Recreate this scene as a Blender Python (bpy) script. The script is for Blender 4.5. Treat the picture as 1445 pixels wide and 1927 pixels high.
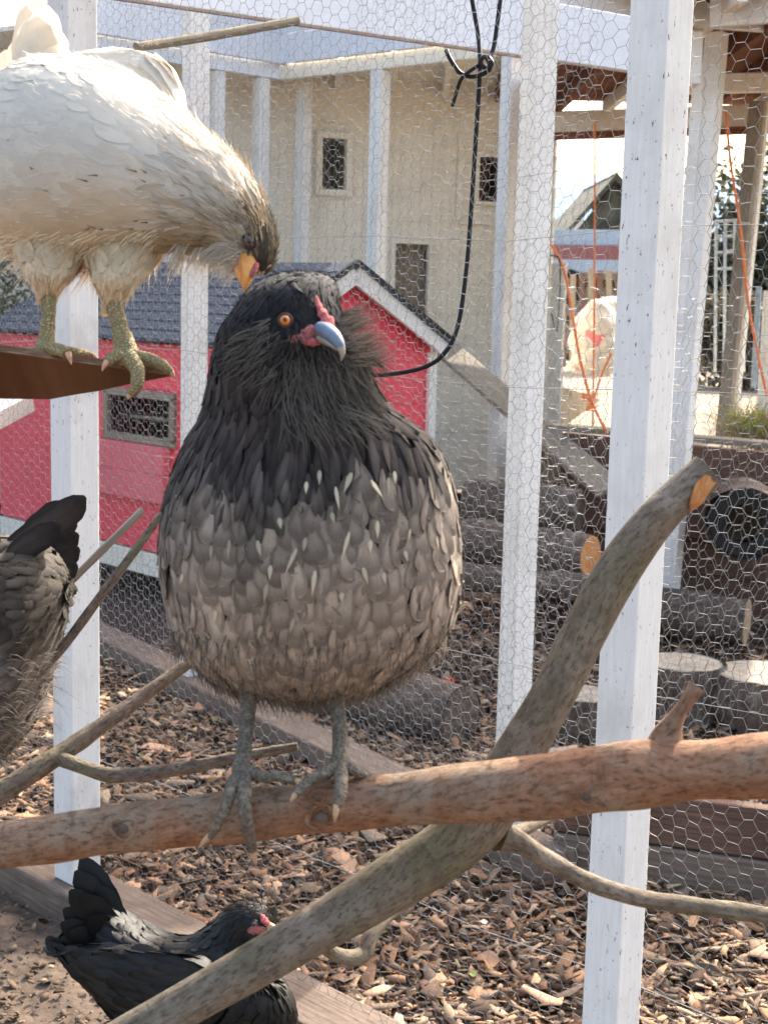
import bpy, math, random
import numpy as np
from mathutils import Vector as V, Matrix
random.seed(7); rng = np.random.default_rng(7)
S = bpy.context.scene; COL = S.collection
for o in list(bpy.data.objects): bpy.data.objects.remove(o)

# ------------------------------------------------------------------ camera, sky, sun, exposure
FPX = 2760.0                      # focal length in photo pixels (photo is 1445 x 1927)
CAM = V((0, 0, 1.68)); PITCH = math.radians(8.5); ROLL = math.radians(1.43)
Fw = V((0, math.cos(PITCH), -math.sin(PITCH))); U0 = V((0, math.sin(PITCH), math.cos(PITCH))); R0 = V((1, 0, 0))
Rt = R0*math.cos(ROLL) + U0*math.sin(ROLL); Up = U0*math.cos(ROLL) - R0*math.sin(ROLL)
cd = bpy.data.cameras.new('camera'); cam = bpy.data.objects.new('camera', cd); COL.objects.link(cam)
cam.matrix_world = Matrix.Translation(CAM) @ Matrix((Rt, Up, -Fw)).transposed().to_4x4()
cd.sensor_fit = 'HORIZONTAL'; cd.sensor_width = 36; cd.lens = 36*FPX/1445; cd.clip_start = .05; cd.clip_end = 3000
cd.dof.use_dof = True; cd.dof.focus_distance = 2.1; cd.dof.aperture_fstop = 20
S.camera = cam
SUN_EL, SUN_AZ = math.radians(40), math.radians(30)      # azimuth clockwise from +Y (straight ahead)
W = bpy.data.worlds.new('World'); S.world = W; W.use_nodes = True
nt = W.node_tree; sky = nt.nodes.new('ShaderNodeTexSky'); sky.sky_type = 'NISHITA'; sky.sun_disc = False
sky.sun_elevation = SUN_EL; sky.sun_rotation = SUN_AZ; sky.air_density = 1.2; sky.dust_density = 6.0; sky.ozone_density = .4
nt.links.new(sky.outputs[0], nt.nodes['Background'].inputs[0]); nt.nodes['Background'].inputs[1].default_value = .15
sd = bpy.data.lights.new('sun', 'SUN'); sd.energy = 3.3; sd.angle = math.radians(.6); sd.color = (1, .93, .82)
sun = bpy.data.objects.new('sun', sd); COL.objects.link(sun)
sdir = V((math.sin(SUN_AZ)*math.cos(SUN_EL), math.cos(SUN_AZ)*math.cos(SUN_EL), math.sin(SUN_EL)))
sun.rotation_euler = (-sdir).to_track_quat('-Z', 'Y').to_euler()
S.view_settings.view_transform = 'Standard'; S.view_settings.look = 'None'; S.view_settings.gamma = 1
S.view_settings.use_curve_mapping = False; S.view_settings.exposure = 2.0

# ------------------------------------------------------------------ helpers
def P(x, y, d):                   # a point of the place: seen at photo pixel x, y from the camera's stand, d metres off
    return CAM + (Fw + Rt*((x-722.5)/FPX) + Up*((963.5-y)/FPX))*d
def G(x, y, z=0.0):
    r = P(x, y, 1)-CAM; return CAM + r*((z-CAM.z)/r.z)
def lerp(a, b, t): return a+(b-a)*t

def node_mat(name, rough=.7, metal=0.0, spec=.3):
    m = bpy.data.materials.new(name); m.use_nodes = True; n = m.node_tree.nodes; l = m.node_tree.links
    b = n['Principled BSDF']; b.inputs['Roughness'].default_value = rough; b.inputs['Metallic'].default_value = metal
    b.inputs['Specular IOR Level'].default_value = spec
    return m, n, l, b
def coords(n, l, kind='Object', scale=(1, 1, 1)):
    t = n.new('ShaderNodeTexCoord'); mp = n.new('ShaderNodeMapping'); mp.inputs['Scale'].default_value = scale
    l.new(t.outputs[kind], mp.inputs[0]); return mp.outputs[0]
def noise(n, l, vec, sc, det=4, rough=.6):
    t = n.new('ShaderNodeTexNoise'); t.inputs['Scale'].default_value = sc; t.inputs['Detail'].default_value = det
    t.inputs['Roughness'].default_value = rough; l.new(vec, t.inputs['Vector']); return t.outputs['Fac']
def ramp(n, l, fac, stops):
    r = n.new('ShaderNodeValToRGB'); e = r.color_ramp.elements
    e[0].position, e[0].color = stops[0][0], (*stops[0][1], 1); e[1].position, e[1].color = stops[-1][0], (*stops[-1][1], 1)
    for p, c in stops[1:-1]:
        k = e.new(p); k.color = (*c, 1)
    l.new(fac, r.inputs[0]); return r.outputs[0]
def mix(n, l, fac, a, b, mode='MIX'):
    m = n.new('ShaderNodeMix'); m.data_type = 'RGBA'; m.blend_type = mode
    for s, val in ((m.inputs[0], fac), (m.inputs[6], a), (m.inputs[7], b)):
        if hasattr(val, 'links'): l.new(val, s)
        elif isinstance(val, (int, float)): s.default_value = val
        else: s.default_value = (*val, 1)
    return m.outputs[2]
def bump(n, l, b, h, strength, dist=.01):
    k = n.new('ShaderNodeBump'); k.inputs['Strength'].default_value = strength; k.inputs['Distance'].default_value = dist
    l.new(h, k.inputs['Height']); l.new(k.outputs[0], b.inputs['Normal'])
def g3(v): return (v, v, v)

def paint(name, col, dirt=(.30, .25, .2), amount=.5, chip=.6, rough=.6, chipcol=(.16, .08, .06)):
    m, n, l, b = node_mat(name, rough)
    uv = coords(n, l, 'UV'); st = coords(n, l, 'UV', (1.2, 14, 1)); ob = coords(n, l, 'Object')
    grain = noise(n, l, st, 9, 5); blot = noise(n, l, ob, 5, 5, .65); spots = noise(n, l, coords(n, l, 'UV', (.5, 1, 1)), 105, 5, .62)
    c = mix(n, l, ramp(n, l, grain, [(.3, g3(.0)), (.75, g3(1))]), col, tuple(x*.86 for x in col))
    c = mix(n, l, ramp(n, l, blot, [(.5, g3(0)), (.78, g3(amount))]), c, dirt)
    clump = noise(n, l, ob, 3.1, 2); mul = mix(n, l, 1.0, ramp(n, l, spots, [(chip+.02, g3(0)), (chip+.05, g3(1))]), ramp(n, l, clump, [(.40, g3(.25)), (.6, g3(1))]), 'MULTIPLY')
    c = mix(n, l, mul, c, chipcol)
    l.new(c, b.inputs['Base Color'])
    bump(n, l, b, mix(n, l, .5, grain, spots), .35, .004); return m
def wood(name, c0, c1, c2, along=1.0, across=16, sc=6, rough=.85, bs=.6, moss=None):
    m, n, l, b = node_mat(name, rough, spec=.15)
    st = coords(n, l, 'UV', (along, across, 1)); ob = coords(n, l, 'Object')
    g = noise(n, l, st, sc, 7, .65); big = noise(n, l, ob, 4, 4)
    c = ramp(n, l, g, [(.28, c0), (.5, c1), (.72, c2)])
    c = mix(n, l, ramp(n, l, big, [(.35, g3(0)), (.7, g3(.6))]), c, tuple(x*.55 for x in c1))
    if moss: c = mix(n, l, ramp(n, l, noise(n, l, ob, 9, 4), [(.5, g3(0)), (.68, g3(.8))]), c, moss)
    l.new(c, b.inputs['Base Color']); bump(n, l, b, g, bs, .006); return m
def bark(name, cols, patch, pc, moss=None, sc=1.0, bs=.9):
    m, n, l, b = node_mat(name, .88, spec=.15)
    ob = coords(n, l, 'Object'); st = coords(n, l, 'UV', (.55, 2.2, 1))
    f = noise(n, l, st, 34*sc, 8, .7); p = noise(n, l, ob, 15*sc, 7, .68); fine = noise(n, l, coords(n, l, 'UV', (.5, 1.3, 1)), 190, 6, .7)
    c = ramp(n, l, f, [(.3, cols[0]), (.48, cols[1]), (.7, cols[2])])
    c = mix(n, l, ramp(n, l, p, [(pc-.02, g3(0)), (pc+.12, g3(.9))]), c, patch)
    if moss: c = mix(n, l, ramp(n, l, noise(n, l, ob, 11, 5), [(.46, g3(0)), (.66, g3(.75))]), c, moss)
    c = mix(n, l, ramp(n, l, fine, [(.38, g3(.75)), (.5, g3(0))]), c, tuple(x*.42 for x in cols[0]))
    lent = noise(n, l, coords(n, l, 'UV', (2.2, .5, 1)), 42*sc, 5, .7)      # scars and lenticels lying across the branch
    c = mix(n, l, ramp(n, l, lent, [(.60, g3(0)), (.70, g3(.7))]), c, tuple(x*.5 for x in cols[0]))
    grime = noise(n, l, ob, 48, 8, .75); c = mix(n, l, ramp(n, l, grime, [(.36, g3(.65)), (.52, g3(0))]), c, tuple(x*.6 for x in cols[1]))
    c = mix(n, l, ramp(n, l, fine, [(.62, g3(0)), (.72, g3(.6))]), c, tuple(min(1, x*1.5) for x in cols[2]))
    l.new(c, b.inputs['Base Color']); bump(n, l, b, mix(n, l, .4, mix(n, l, .5, f, grime), mix(n, l, .4, fine, lent)), bs, .011); return m
def attr_mat(name, rough=.8, spec=.2, transl=0.0, barb=0.0, bs=.0, sheen=0.0, speck=0.0, lace=0.0):
    m, n, l, b = node_mat(name, rough, spec=spec)
    a = n.new('ShaderNodeAttribute'); a.attribute_name = 'Col'; c = a.outputs['Color']
    if barb:
        st = coords(n, l, 'UV', (7, 1.3, 1)); g = noise(n, l, st, 7, 3, .6)
        c = mix(n, l, ramp(n, l, g, [(.3, g3(barb)), (.6, g3(0))]), c, mix(n, l, 1.0, c, (.45, .43, .42), 'MULTIPLY'))
        bump(n, l, b, g, .35, .002)
    if lace:
        sp = n.new('ShaderNodeSeparateXYZ'); l.new(coords(n, l, 'UV'), sp.inputs[0])
        def mth(op, a, b2=None):
            k = n.new('ShaderNodeMath'); k.operation = op
            for i_, q in enumerate((a, b2)):
                if q is None: continue
                if hasattr(q, 'links'): l.new(q, k.inputs[i_])
                else: k.inputs[i_].default_value = q
            return k.outputs[0]
        fu = mth('FRACT', sp.outputs[0]); e = mth('MULTIPLY', mth('ABSOLUTE', mth('SUBTRACT', fu, .5)), 2.0); fv = mth('FRACT', sp.outputs[1])
        e2 = mth('MAXIMUM', e, mth('MULTIPLY', fv, 1.0))
        hi = ramp(n, l, e2, [(.5, g3(0)), (.80, g3(lace)), (.93, g3(lace)), (.97, g3(lace*.25))]); shaft = ramp(n, l, e, [(.0, g3(lace*.7)), (.09, g3(0))])
        c = mix(n, l, hi, c, mix(n, l, 1.0, c, (.28, .26, .25), 'MULTIPLY')); c = mix(n, l, shaft, c, mix(n, l, 1.0, c, (.5, .48, .46), 'MULTIPLY'))
    if speck:
        g = noise(n, l, coords(n, l, 'Object'), 120, 5, .7)
        c = mix(n, l, ramp(n, l, g, [(.35, g3(speck)), (.62, g3(0))]), c, mix(n, l, 1.0, c, (.45, .43, .41), 'MULTIPLY'))
        bump(n, l, b, g, .5, .0015)
    l.new(c, b.inputs['Base Color'])
    if sheen: b.inputs['Sheen Weight'].default_value = sheen; b.inputs['Sheen Roughness'].default_value = .4
    if transl:
        t = n.new('ShaderNodeBsdfTranslucent'); l.new(c, t.inputs[0]); mx = n.new('ShaderNodeMixShader'); mx.inputs[0].default_value = transl
        l.new(b.outputs[0], mx.inputs[1]); l.new(t.outputs[0], mx.inputs[2]); l.new(mx.outputs[0], n['Material Output'].inputs[0])
    return m
def plain(name, col, rough=.6, metal=0.0, spec=.3, var=.25, sc=30, bs=.3):
    m, n, l, b = node_mat(name, rough, metal, spec); g = noise(n, l, coords(n, l, 'Object'), sc, 5)
    l.new(ramp(n, l, g, [(.3, tuple(x*(1-var) for x in col)), (.7, tuple(min(1, x*(1+var)) for x in col))]), b.inputs['Base Color'])
    bump(n, l, b, g, bs, .004); return m
def scaly(name, c_in, c_gap, sc=1.0):
    m, n, l, b = node_mat(name, .65, spec=.2); uv = coords(n, l, 'UV', (1, .75, 1))
    v = n.new('ShaderNodeTexVoronoi'); v.feature = 'DISTANCE_TO_EDGE'; v.inputs['Scale'].default_value = 300*sc; l.new(uv, v.inputs['Vector'])
    f = ramp(n, l, v.outputs['Distance'], [(.02, g3(0)), (.2, g3(1))]); big = noise(n, l, coords(n, l, 'Object'), 60, 3)
    c = mix(n, l, f, c_gap, c_in); c = mix(n, l, ramp(n, l, big, [(.4, g3(0)), (.7, g3(.5))]), c, tuple(x*.5 for x in c_in))
    l.new(c, b.inputs['Base Color']); bump(n, l, b, f, .8, .0015); return m

M = {}
M['white'] = paint('white_paint', (.82, .81, .77), chip=.61, amount=.3)
M['white_dirty'] = paint('white_paint_dirty', (.78, .76, .72), amount=.55, chip=.61)
M['cream'] = paint('cream_paint', (.86, .80, .68), dirt=(.4, .34, .25), chip=.72, amount=.4)
M['blue_white'] = paint('pale_blue_paint', (.76, .79, .84), dirt=(.42, .42, .42), chip=.74, amount=.25)
M['red'] = paint('red_paint', (.84, .07, .105), dirt=(.5, .09, .1), chip=.74, amount=.4, rough=.5)
M['pink'] = paint('faded_red_paint', (.78, .16, .19), dirt=(.55, .2, .2), chip=.7, amount=.5, rough=.6)
M['brown'] = wood('brown_timber', (.07, .038, .028), (.14, .082, .06), (.21, .135, .10))
M['rust'] = wood('rust_timber', (.10, .035, .02), (.19, .075, .04), (.28, .12, .07))
M['grey_wood'] = wood('weathered_timber', (.15, .12, .09), (.29, .24, .185), (.42, .36, .29), moss=(.22, .2, .12))
M['sill'] = wood('sill_timber', (.10, .07, .052), (.19, .14, .11), (.27, .21, .17), moss=(.12, .09, .065))
M['ply'] = wood('plywood', (.06, .025, .012), (.15, .075, .04), (.26, .15, .09), along=1.6, across=9, sc=5, bs=.9)
M['ply_edge'] = wood('plywood_edge', (.14, .06, .03), (.26, .15, .09), (.5, .38, .27), along=8, across=40, sc=5, bs=1)
M['bark_red'] = bark('red_brown_bark', [(.15, .07, .04), (.30, .15, .085), (.42, .25, .155)], (.29, .22, .155), .45, sc=.7)
M['bark_grey'] = bark('grey_green_bark', [(.11, .082, .06), (.185, .145, .108), (.28, .23, .175)], (.25, .205, .16), .5, (.135, .125, .07), sc=.8, bs=.6)
M['bark_twig'] = bark('twig_bark', [(.10, .07, .055), (.20, .145, .115), (.32, .26, .2)], (.3, .27, .2), .6, (.2, .2, .1), sc=2)
M['bark_dark'] = bark('log_bark', [(.05, .036, .028), (.13, .095, .075), (.25, .20, .155)], (.30, .25, .2), .58, sc=.5, bs=1.3)
M['cut'] = wood('cut_wood', (.22, .15, .1), (.36, .26, .17), (.5, .38, .26), along=1, across=3, sc=12)
M['cut_orange'] = wood('fresh_cut_wood', (.35, .12, .04), (.5, .22, .08), (.62, .36, .16), along=2, across=8, sc=20)
M['stump_top'] = wood('stump_top', (.17, .14, .11), (.30, .26, .21), (.42, .37, .31), along=3, across=3, sc=9)
M['soil'] = plain('soil', (.10, .07, .05), .95, var=.5, sc=28, bs=1)
M['mulch_base'] = plain('mulch_bed', (.055, .032, .021), .95, var=.6, sc=60, bs=1)
M['terrace'] = plain('pale_dry_ground', (.20, .165, .12), .95, var=.35, sc=6, bs=.8)
M['chips'] = attr_mat('bark_chips', .9, .12, speck=.6)
M['leaves'] = attr_mat('leaves', .6, .3, transl=.35)
M['feather'] = attr_mat('feathers', .75, .2, transl=.12, barb=.5, sheen=.12, lace=.55)
M['feather_white'] = attr_mat('white_feathers', .75, .2, transl=.38, barb=.16, lace=.05)
M['feather_black'] = attr_mat('black_feathers', .45, .25, transl=.03, barb=.5, lace=.4)
M['fluff'] = attr_mat('fluff', .9, .1, transl=.4)
M['under'] = attr_mat('down', .95, .05)
M['leg_yellow'] = scaly('olive_leg_scales', (.45, .36, .18), (.22, .17, .08), 1.4)
M['leg_grey'] = scaly('slate_leg_scales', (.11, .09, .072), (.22, .18, .125), .85)
M['claw'] = plain('claw_horn', (.45, .31, .18), .45, var=.3, sc=150)
M['claw_orange'] = plain('claw_horn_warm', (.6, .33, .2), .45, var=.25, sc=150)
M['beak_grey'] = plain('slate_beak', (.13, .17, .23), .5, spec=.4, var=.3, sc=60, bs=.1)
M['beak_tip'] = plain('pale_beak_tip', (.30, .275, .215), .35, spec=.5, var=.2, sc=60, bs=.1)
M['beak_orange'] = plain('orange_beak', (.72, .30, .07), .35, spec=.4, var=.25, sc=80, bs=.1)
M['comb'] = plain('red_comb', (.50, .13, .13), .8, var=.6, sc=420, bs=1)
M['skin_pink'] = plain('face_skin', (.36, .12, .11), .8, var=.6, sc=420, bs=1)
M['iris'] = plain('amber_iris', (.62, .17, .02), .2, spec=.6, var=.3, sc=400, bs=0)
M['iris_dark'] = plain('dark_iris', (.1, .07, .05), .15, spec=.7, var=.3, sc=400, bs=0)
M['eyelid'] = plain('eyelid', (.05, .03, .028), .5)
M['pupil'] = plain('pupil', (.004, .004, .004), .08, spec=.8, var=.1, bs=0)
M['wire'] = plain('galvanised_wire', (.30, .295, .285), .6, .2, .25, var=.3, sc=12, bs=0)
M['cord'] = plain('black_rubber_cord', (.005, .005, .008), .5, spec=.25, var=.3, sc=90, bs=.05)
M['orange'] = plain('orange_cord', (.85, .20, .04), .5, var=.2)
M['roof'] = plain('slate_blue_shingle', (.05, .06, .08), .85, var=.4, sc=120, bs=.9)
M['roof_black'] = plain('black_drip_edge', (.012, .012, .014), .5, var=.4)
M['moss_roof'] = plain('mossy_roof', (.10, .095, .07), .95, var=.6, sc=4, bs=1)
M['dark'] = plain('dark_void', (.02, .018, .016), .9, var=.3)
M['grey_metal'] = plain('grey_metal', (.32, .36, .38), .45, .3, var=.25)
M['bag'] = plain('white_woven_bag', (.46, .42, .36), .6, var=.25, sc=12, bs=1)
_b = M['bag'].node_tree; _n = _b.nodes; _l = _b.links; _p = _n['Principled BSDF']; _src = _p.inputs['Base Color'].links[0].from_socket
_l.new(mix(_n, _l, ramp(_n, _l, noise(_n, _l, coords(_n, _l, 'Object'), 6, 1), [(.63, g3(0)), (.66, g3(.8))]), _src, (.6, .08, .1)), _p.inputs['Base Color'])
M['hay'] = attr_mat('hay', .9, .1, transl=.2)
M['truck_blue'] = plain('blue_grey_panel', (.30, .38, .48), .5, var=.15)
M['truck_red'] = plain('brick_red_panel', (.22, .09, .09), .55, var=.25)
M['hill'] = plain('haze_blue_hill', (.20, .32, .42), .95, var=.12, sc=.02, bs=0)  # pale blue of distance haze put into the hill colour
M['pale'] = plain('pale_panel', (.72, .66, .6), .7, var=.1)

class MB:
    def __init__(s): s.v = []; s.f = []; s.uv = []; s.mi = []; s.c = []
    def add(s, vs, fs, uvs=None, mi=0, col=(.5, .5, .5)):
        o = len(s.v); s.v += [tuple(p) for p in vs]
        per = isinstance(col, list)
        for i in range(len(vs)): s.c.append(tuple(col[i]) if per else tuple(col))
        for k, f in enumerate(fs):
            s.f.append(tuple(i+o for i in f)); s.mi.append(mi)
            s.uv.append(uvs[k] if uvs else [(0, 0)]*len(f))
    def beam(s, p0, p1, w, h, up=V((0, 0, 1)), mi=0, taper=1.0, endup=None):
        p0 = V(p0); p1 = V(p1); d = p1-p0; L = d.length; d.normalize(); side = d.cross(up).normalized(); u = side.cross(d)
        vs = []
        for p, k in ((p0, 1), (p1, taper)):
            for a, b in ((-1, -1), (1, -1), (1, 1), (-1, 1)): vs.append(p+side*a*w/2*k+u*b*h/2*k)
        o = random.random()*7; q = random.random()*3
        fs = [(0, 1, 5, 4), (1, 2, 6, 5), (2, 3, 7, 6), (3, 0, 4, 7), (0, 3, 2, 1), (4, 5, 6, 7)]
        ac = [w, h, w, h]; uvs = []
        for k in range(4): uvs.append([(o, q+k*.3), (o, q+k*.3+ac[k]), (o+L, q+k*.3+ac[k]), (o+L, q+k*.3)])
        uvs += [[(o, q), (o, q+h), (o+w, q+h), (o+w, q)]]*2
        s.add(vs, fs, uvs, mi); return s
    def prism(s, poly, ext, mi=0, mi_side=None):   # planar polygon extruded by ext
        n = len(poly); poly = [V(p) for p in poly]; e = V(ext); a = (poly[1]-poly[0]).normalized(); nn = (poly[1]-poly[0]).cross(poly[2]-poly[0]).normalized(); b = nn.cross(a)
        o = random.random()*5; uf = lambda p: ((p-poly[0]).dot(a)+o, (p-poly[0]).dot(b)+o)
        vs = poly+[p+e for p in poly]
        s.add(vs, [tuple(range(n))[::-1], tuple(range(n, 2*n))], [[uf(p) for p in poly][::-1], [uf(p) for p in poly]], mi)
        fs = []; uvs = []
        for i in range(n):
            j = (i+1) % n; L = (poly[j]-poly[i]).length; fs.append((i, j, j+n, i+n)); uvs.append([(o, 0), (o+L, 0), (o+L, e.length), (o, e.length)])
        s.add(vs, fs, uvs, mi if mi_side is None else mi_side); return s
    def tube(s, pts, seg=12, sub=6, mi=0, amp=0.0, nf=30.0, flat=(1, 1), col=(.5, .5, .5), caps=True, knots=(), cap_mi=None):
        P_ = np.array([[*p[:3]] if len(p) > 2 else [*p[0]] for p in [(*q[0], q[1]) for q in pts]], float)
        r_ = np.array([q[1] for q in pts], float)
        n = len(P_); T = np.linspace(0, n-1, (n-1)*sub+1)
        X = cr(P_, T); R = np.maximum(cr(r_[:, None], T)[:, 0], 1e-5)
        d = np.gradient(X, axis=0); d /= np.linalg.norm(d, axis=1)[:, None]+1e-12
        ref = np.array([0, 0, 1.0]) if abs(d[0][2]) < .9 else np.array([0, 1.0, 0])
        a = np.cross(d[0], ref); a /= np.linalg.norm(a); vs = []; Ls = np.r_[0, np.cumsum(np.linalg.norm(np.diff(X, axis=0), axis=1))]
        ph = rng.random(6)*6
        for i in range(len(X)):
            a = a-d[i]*a.dot(d[i]); a /= np.linalg.norm(a); b = np.cross(d[i], a)
            for k in range(seg+1):
                t = 2*math.pi*(k % seg)/seg
                m = 1+amp*(math.sin(3*t+Ls[i]*nf+ph[0])*.4+math.sin(2*t-Ls[i]*nf*1.7+ph[1])*.4+math.sin(5*t+Ls[i]*nf*3.1+ph[2])*.2+math.sin(Ls[i]*nf*2.3+ph[3])*.5)
                p = X[i]+(a*math.cos(t)*flat[0]+b*math.sin(t)*flat[1])*R[i]*m
                for (kp, kr, ka) in knots:
                    q = p-kp; dd = q.dot(q)
                    if dd < kr*kr*6:
                        nd = (p-X[i]); nd /= np.linalg.norm(nd); p = p+nd*ka*math.exp(-dd/(kr*kr))
                vs.append(p)
        fs = []; uvs = []; c = seg+1
        for i in range(len(X)-1):
            for k in range(seg):
                fs.append((i*c+k, i*c+k+1, (i+1)*c+k+1, (i+1)*c+k)); w = 2*math.pi*R[i]
                uvs.append([(Ls[i], w*k/seg), (Ls[i], w*(k+1)/seg), (Ls[i+1], w*(k+1)/seg), (Ls[i+1], w*k/seg)])
        s.add(vs, fs, uvs, mi, col)
        if caps:
            for i, fl in ((0, 1), (len(X)-1, 0)):
                ring = [vs[i*c+k] for k in range(seg)]; cc = sum(ring)/seg
                s.add(ring+[cc], [((k+1) % seg, k, seg) if fl else (k, (k+1) % seg, seg) for k in range(seg)], [[(0, .01), (.01, 0), (0, 0)]]*seg, mi if cap_mi is None else cap_mi, col)
        return s
    def ball(s, c, r, seg=12, rings=8, mi=0, col=(.5, .5, .5), ax=None):
        ax = ax or (V((r, 0, 0)), V((0, r, 0)), V((0, 0, r))); c = V(c); vs = []; fs = []
        for i in range(rings+1):
            p = math.pi*i/rings
            for k in range(seg):
                t = 2*math.pi*k/seg; vs.append(c+ax[0]*math.sin(p)*math.cos(t)+ax[1]*math.sin(p)*math.sin(t)+ax[2]*math.cos(p))
        for i in range(rings):
            for k in range(seg): fs.append((i*seg+k, (i+1)*seg+k, (i+1)*seg+(k+1) % seg, i*seg+(k+1) % seg))
        s.add(vs, fs, None, mi, col); return s
    def build(s, name, mats, parent=None, smooth=False, bevel=0.0, kind=None, label=None):
        me = bpy.data.meshes.new(name); me.from_pydata(s.v, [], s.f)
        uvl = me.uv_layers.new(name='UVMap'); uvl.data.foreach_set('uv', [c for f in s.uv for p in f for c in p])
        ca = me.color_attributes.new('Col', 'FLOAT_COLOR', 'POINT'); ca.data.foreach_set('color', [c for p in s.c for c in (*p, 1)])
        mats = mats if isinstance(mats, (list, tuple)) else [mats]
        for m in mats: me.materials.append(m)
        me.polygons.foreach_set('material_index', s.mi)
        if smooth: me.polygons.foreach_set('use_smooth', [True]*len(s.f))
        me.update(); return link(name, me, parent, bevel, kind, label)
def cr(A, T):
    n = len(A); out = []
    for t in T:
        i = min(int(t), n-2); f = t-i; p0 = A[max(i-1, 0)]; p1 = A[i]; p2 = A[i+1]; p3 = A[min(i+2, n-1)]
        out.append(.5*((2*p1)+(-p0+p2)*f+(2*p0-5*p1+4*p2-p3)*f*f+(-p0+3*p1-3*p2+p3)*f**3))
    return np.array(out)
def link(name, me, parent=None, bevel=0.0, kind=None, label=None):
    o = bpy.data.objects.new(name, me); COL.objects.link(o)
    if parent: setpar(o, parent)
    if bevel:
        b = o.modifiers.new('bevel', 'BEVEL'); b.width = bevel; b.segments = 2; b.limit_method = 'ANGLE'
    if kind: o['kind'] = kind
    if label: o['label'] = label
    return o
def wpos(o):
    p = V((0, 0, 0))
    while o: p = p+o.location; o = o.parent
    return p
def setpar(o, parent):
    # children are written in world coordinates; every object is unrotated, so the inverse is a shift
    o.parent = parent; root = parent
    while root.parent: root = root.parent
    if parent.type == 'EMPTY': o.matrix_parent_inverse = Matrix.Translation(-parent.location)
def np_mesh(name, vs, quads, mat, parent=None, col=None, uv=None, smooth=False, kind=None, label=None):
    me = bpy.data.meshes.new(name); n = len(vs); q = len(quads); k = quads.shape[1]
    me.vertices.add(n); me.vertices.foreach_set('co', np.ascontiguousarray(vs, dtype=np.float32).ravel())
    me.loops.add(q*k); me.loops.foreach_set('vertex_index', quads.astype(np.int32).ravel())
    me.polygons.add(q); me.polygons.foreach_set('loop_start', np.arange(q, dtype=np.int32)*k)
    me.update(calc_edges=True)
    if smooth: me.polygons.foreach_set('use_smooth', np.ones(q, bool))
    if col is not None:
        ca = me.color_attributes.new('Col', 'FLOAT_COLOR', 'POINT'); ca.data.foreach_set('color', np.c_[col, np.ones(n)].astype(np.float32).ravel())
    if uv is not None:
        ul = me.uv_layers.new(name='UVMap'); ul.data.foreach_set('uv', uv[quads.ravel()].astype(np.float32).ravel())
    me.materials.append(mat); me.validate(); return link(name, me, parent, 0, kind, label)
def tag(o, label, cat, group=None):
    o['label'] = label; o['category'] = cat
    if group: o['group'] = group
    return o
def thing(name, label, cat, loc, group=None):
    o = bpy.data.objects.new(name, None); COL.objects.link(o); o.location = loc; o.empty_display_size = .1
    return tag(o, label, cat, group)

# ------------------------------------------------------------------ ground
A0 = G(146, 1655, .10); A1 = G(1136, 2175, .10)            # near fence, post to post
dA = (A1-A0); dA.z = 0; LA = dA.length; dA.normalize(); nA = V((-dA.y, dA.x, 0))   # nA points away from the camera side
if nA.y < 0: nA = -nA
B0 = G(190, 1185, .12); B1 = G(1060, 1610, .12)
dB = (B1-B0); dB.z = 0; LB = dB.length; dB.normalize(); nB = V((-dB.y, dB.x, 0))
if nB.y < 0: nB = -nB
gm = MB(); gm.add([(-300, -60, 0), (300, -60, 0), (300, 900, 0), (-300, 900, 0)], [(0, 1, 2, 3)], [[(0, 0), (1, 0), (1, 1), (0, 1)]])
gm.build('ground', M['soil'], kind='structure')
# gently rough soil and mulch bed sheets
def sheet(name, mat, pts_fn, nx, ny, kind='structure'):
    mb = MB(); vs = []; fs = []
    for j in range(ny+1):
        for i in range(nx+1): vs.append(pts_fn(i/nx, j/ny))
    for j in range(ny):
        for i in range(nx): a = j*(nx+1)+i; fs.append((a, a+1, a+nx+2, a+nx+1))
    mb.add(vs, fs); return mb.build(name, mat, smooth=True, kind=kind)
def bumpy(x, y): return .008*math.sin(x*9+1)*math.sin(y*7)+.006*math.sin(x*23+y*17)+.006*random.random()
def soil_fn(u, v):
    p = A0+dA*(-2.5+u*5.5)-nA*(v*2.6); return (p.x, p.y, .014+bumpy(p.x, p.y)*1.3)
sheet('soil_floor', M['soil'], soil_fn, 120, 60)
def mul_fn(u, v):
    p = A0+dA*(-3.5+u*9)+nA*(.02+v*6.5); return (p.x, p.y, .02+bumpy(p.x, p.y))
sheet('mulch_bed', M['mulch_base'], mul_fn, 110, 90)

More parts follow.
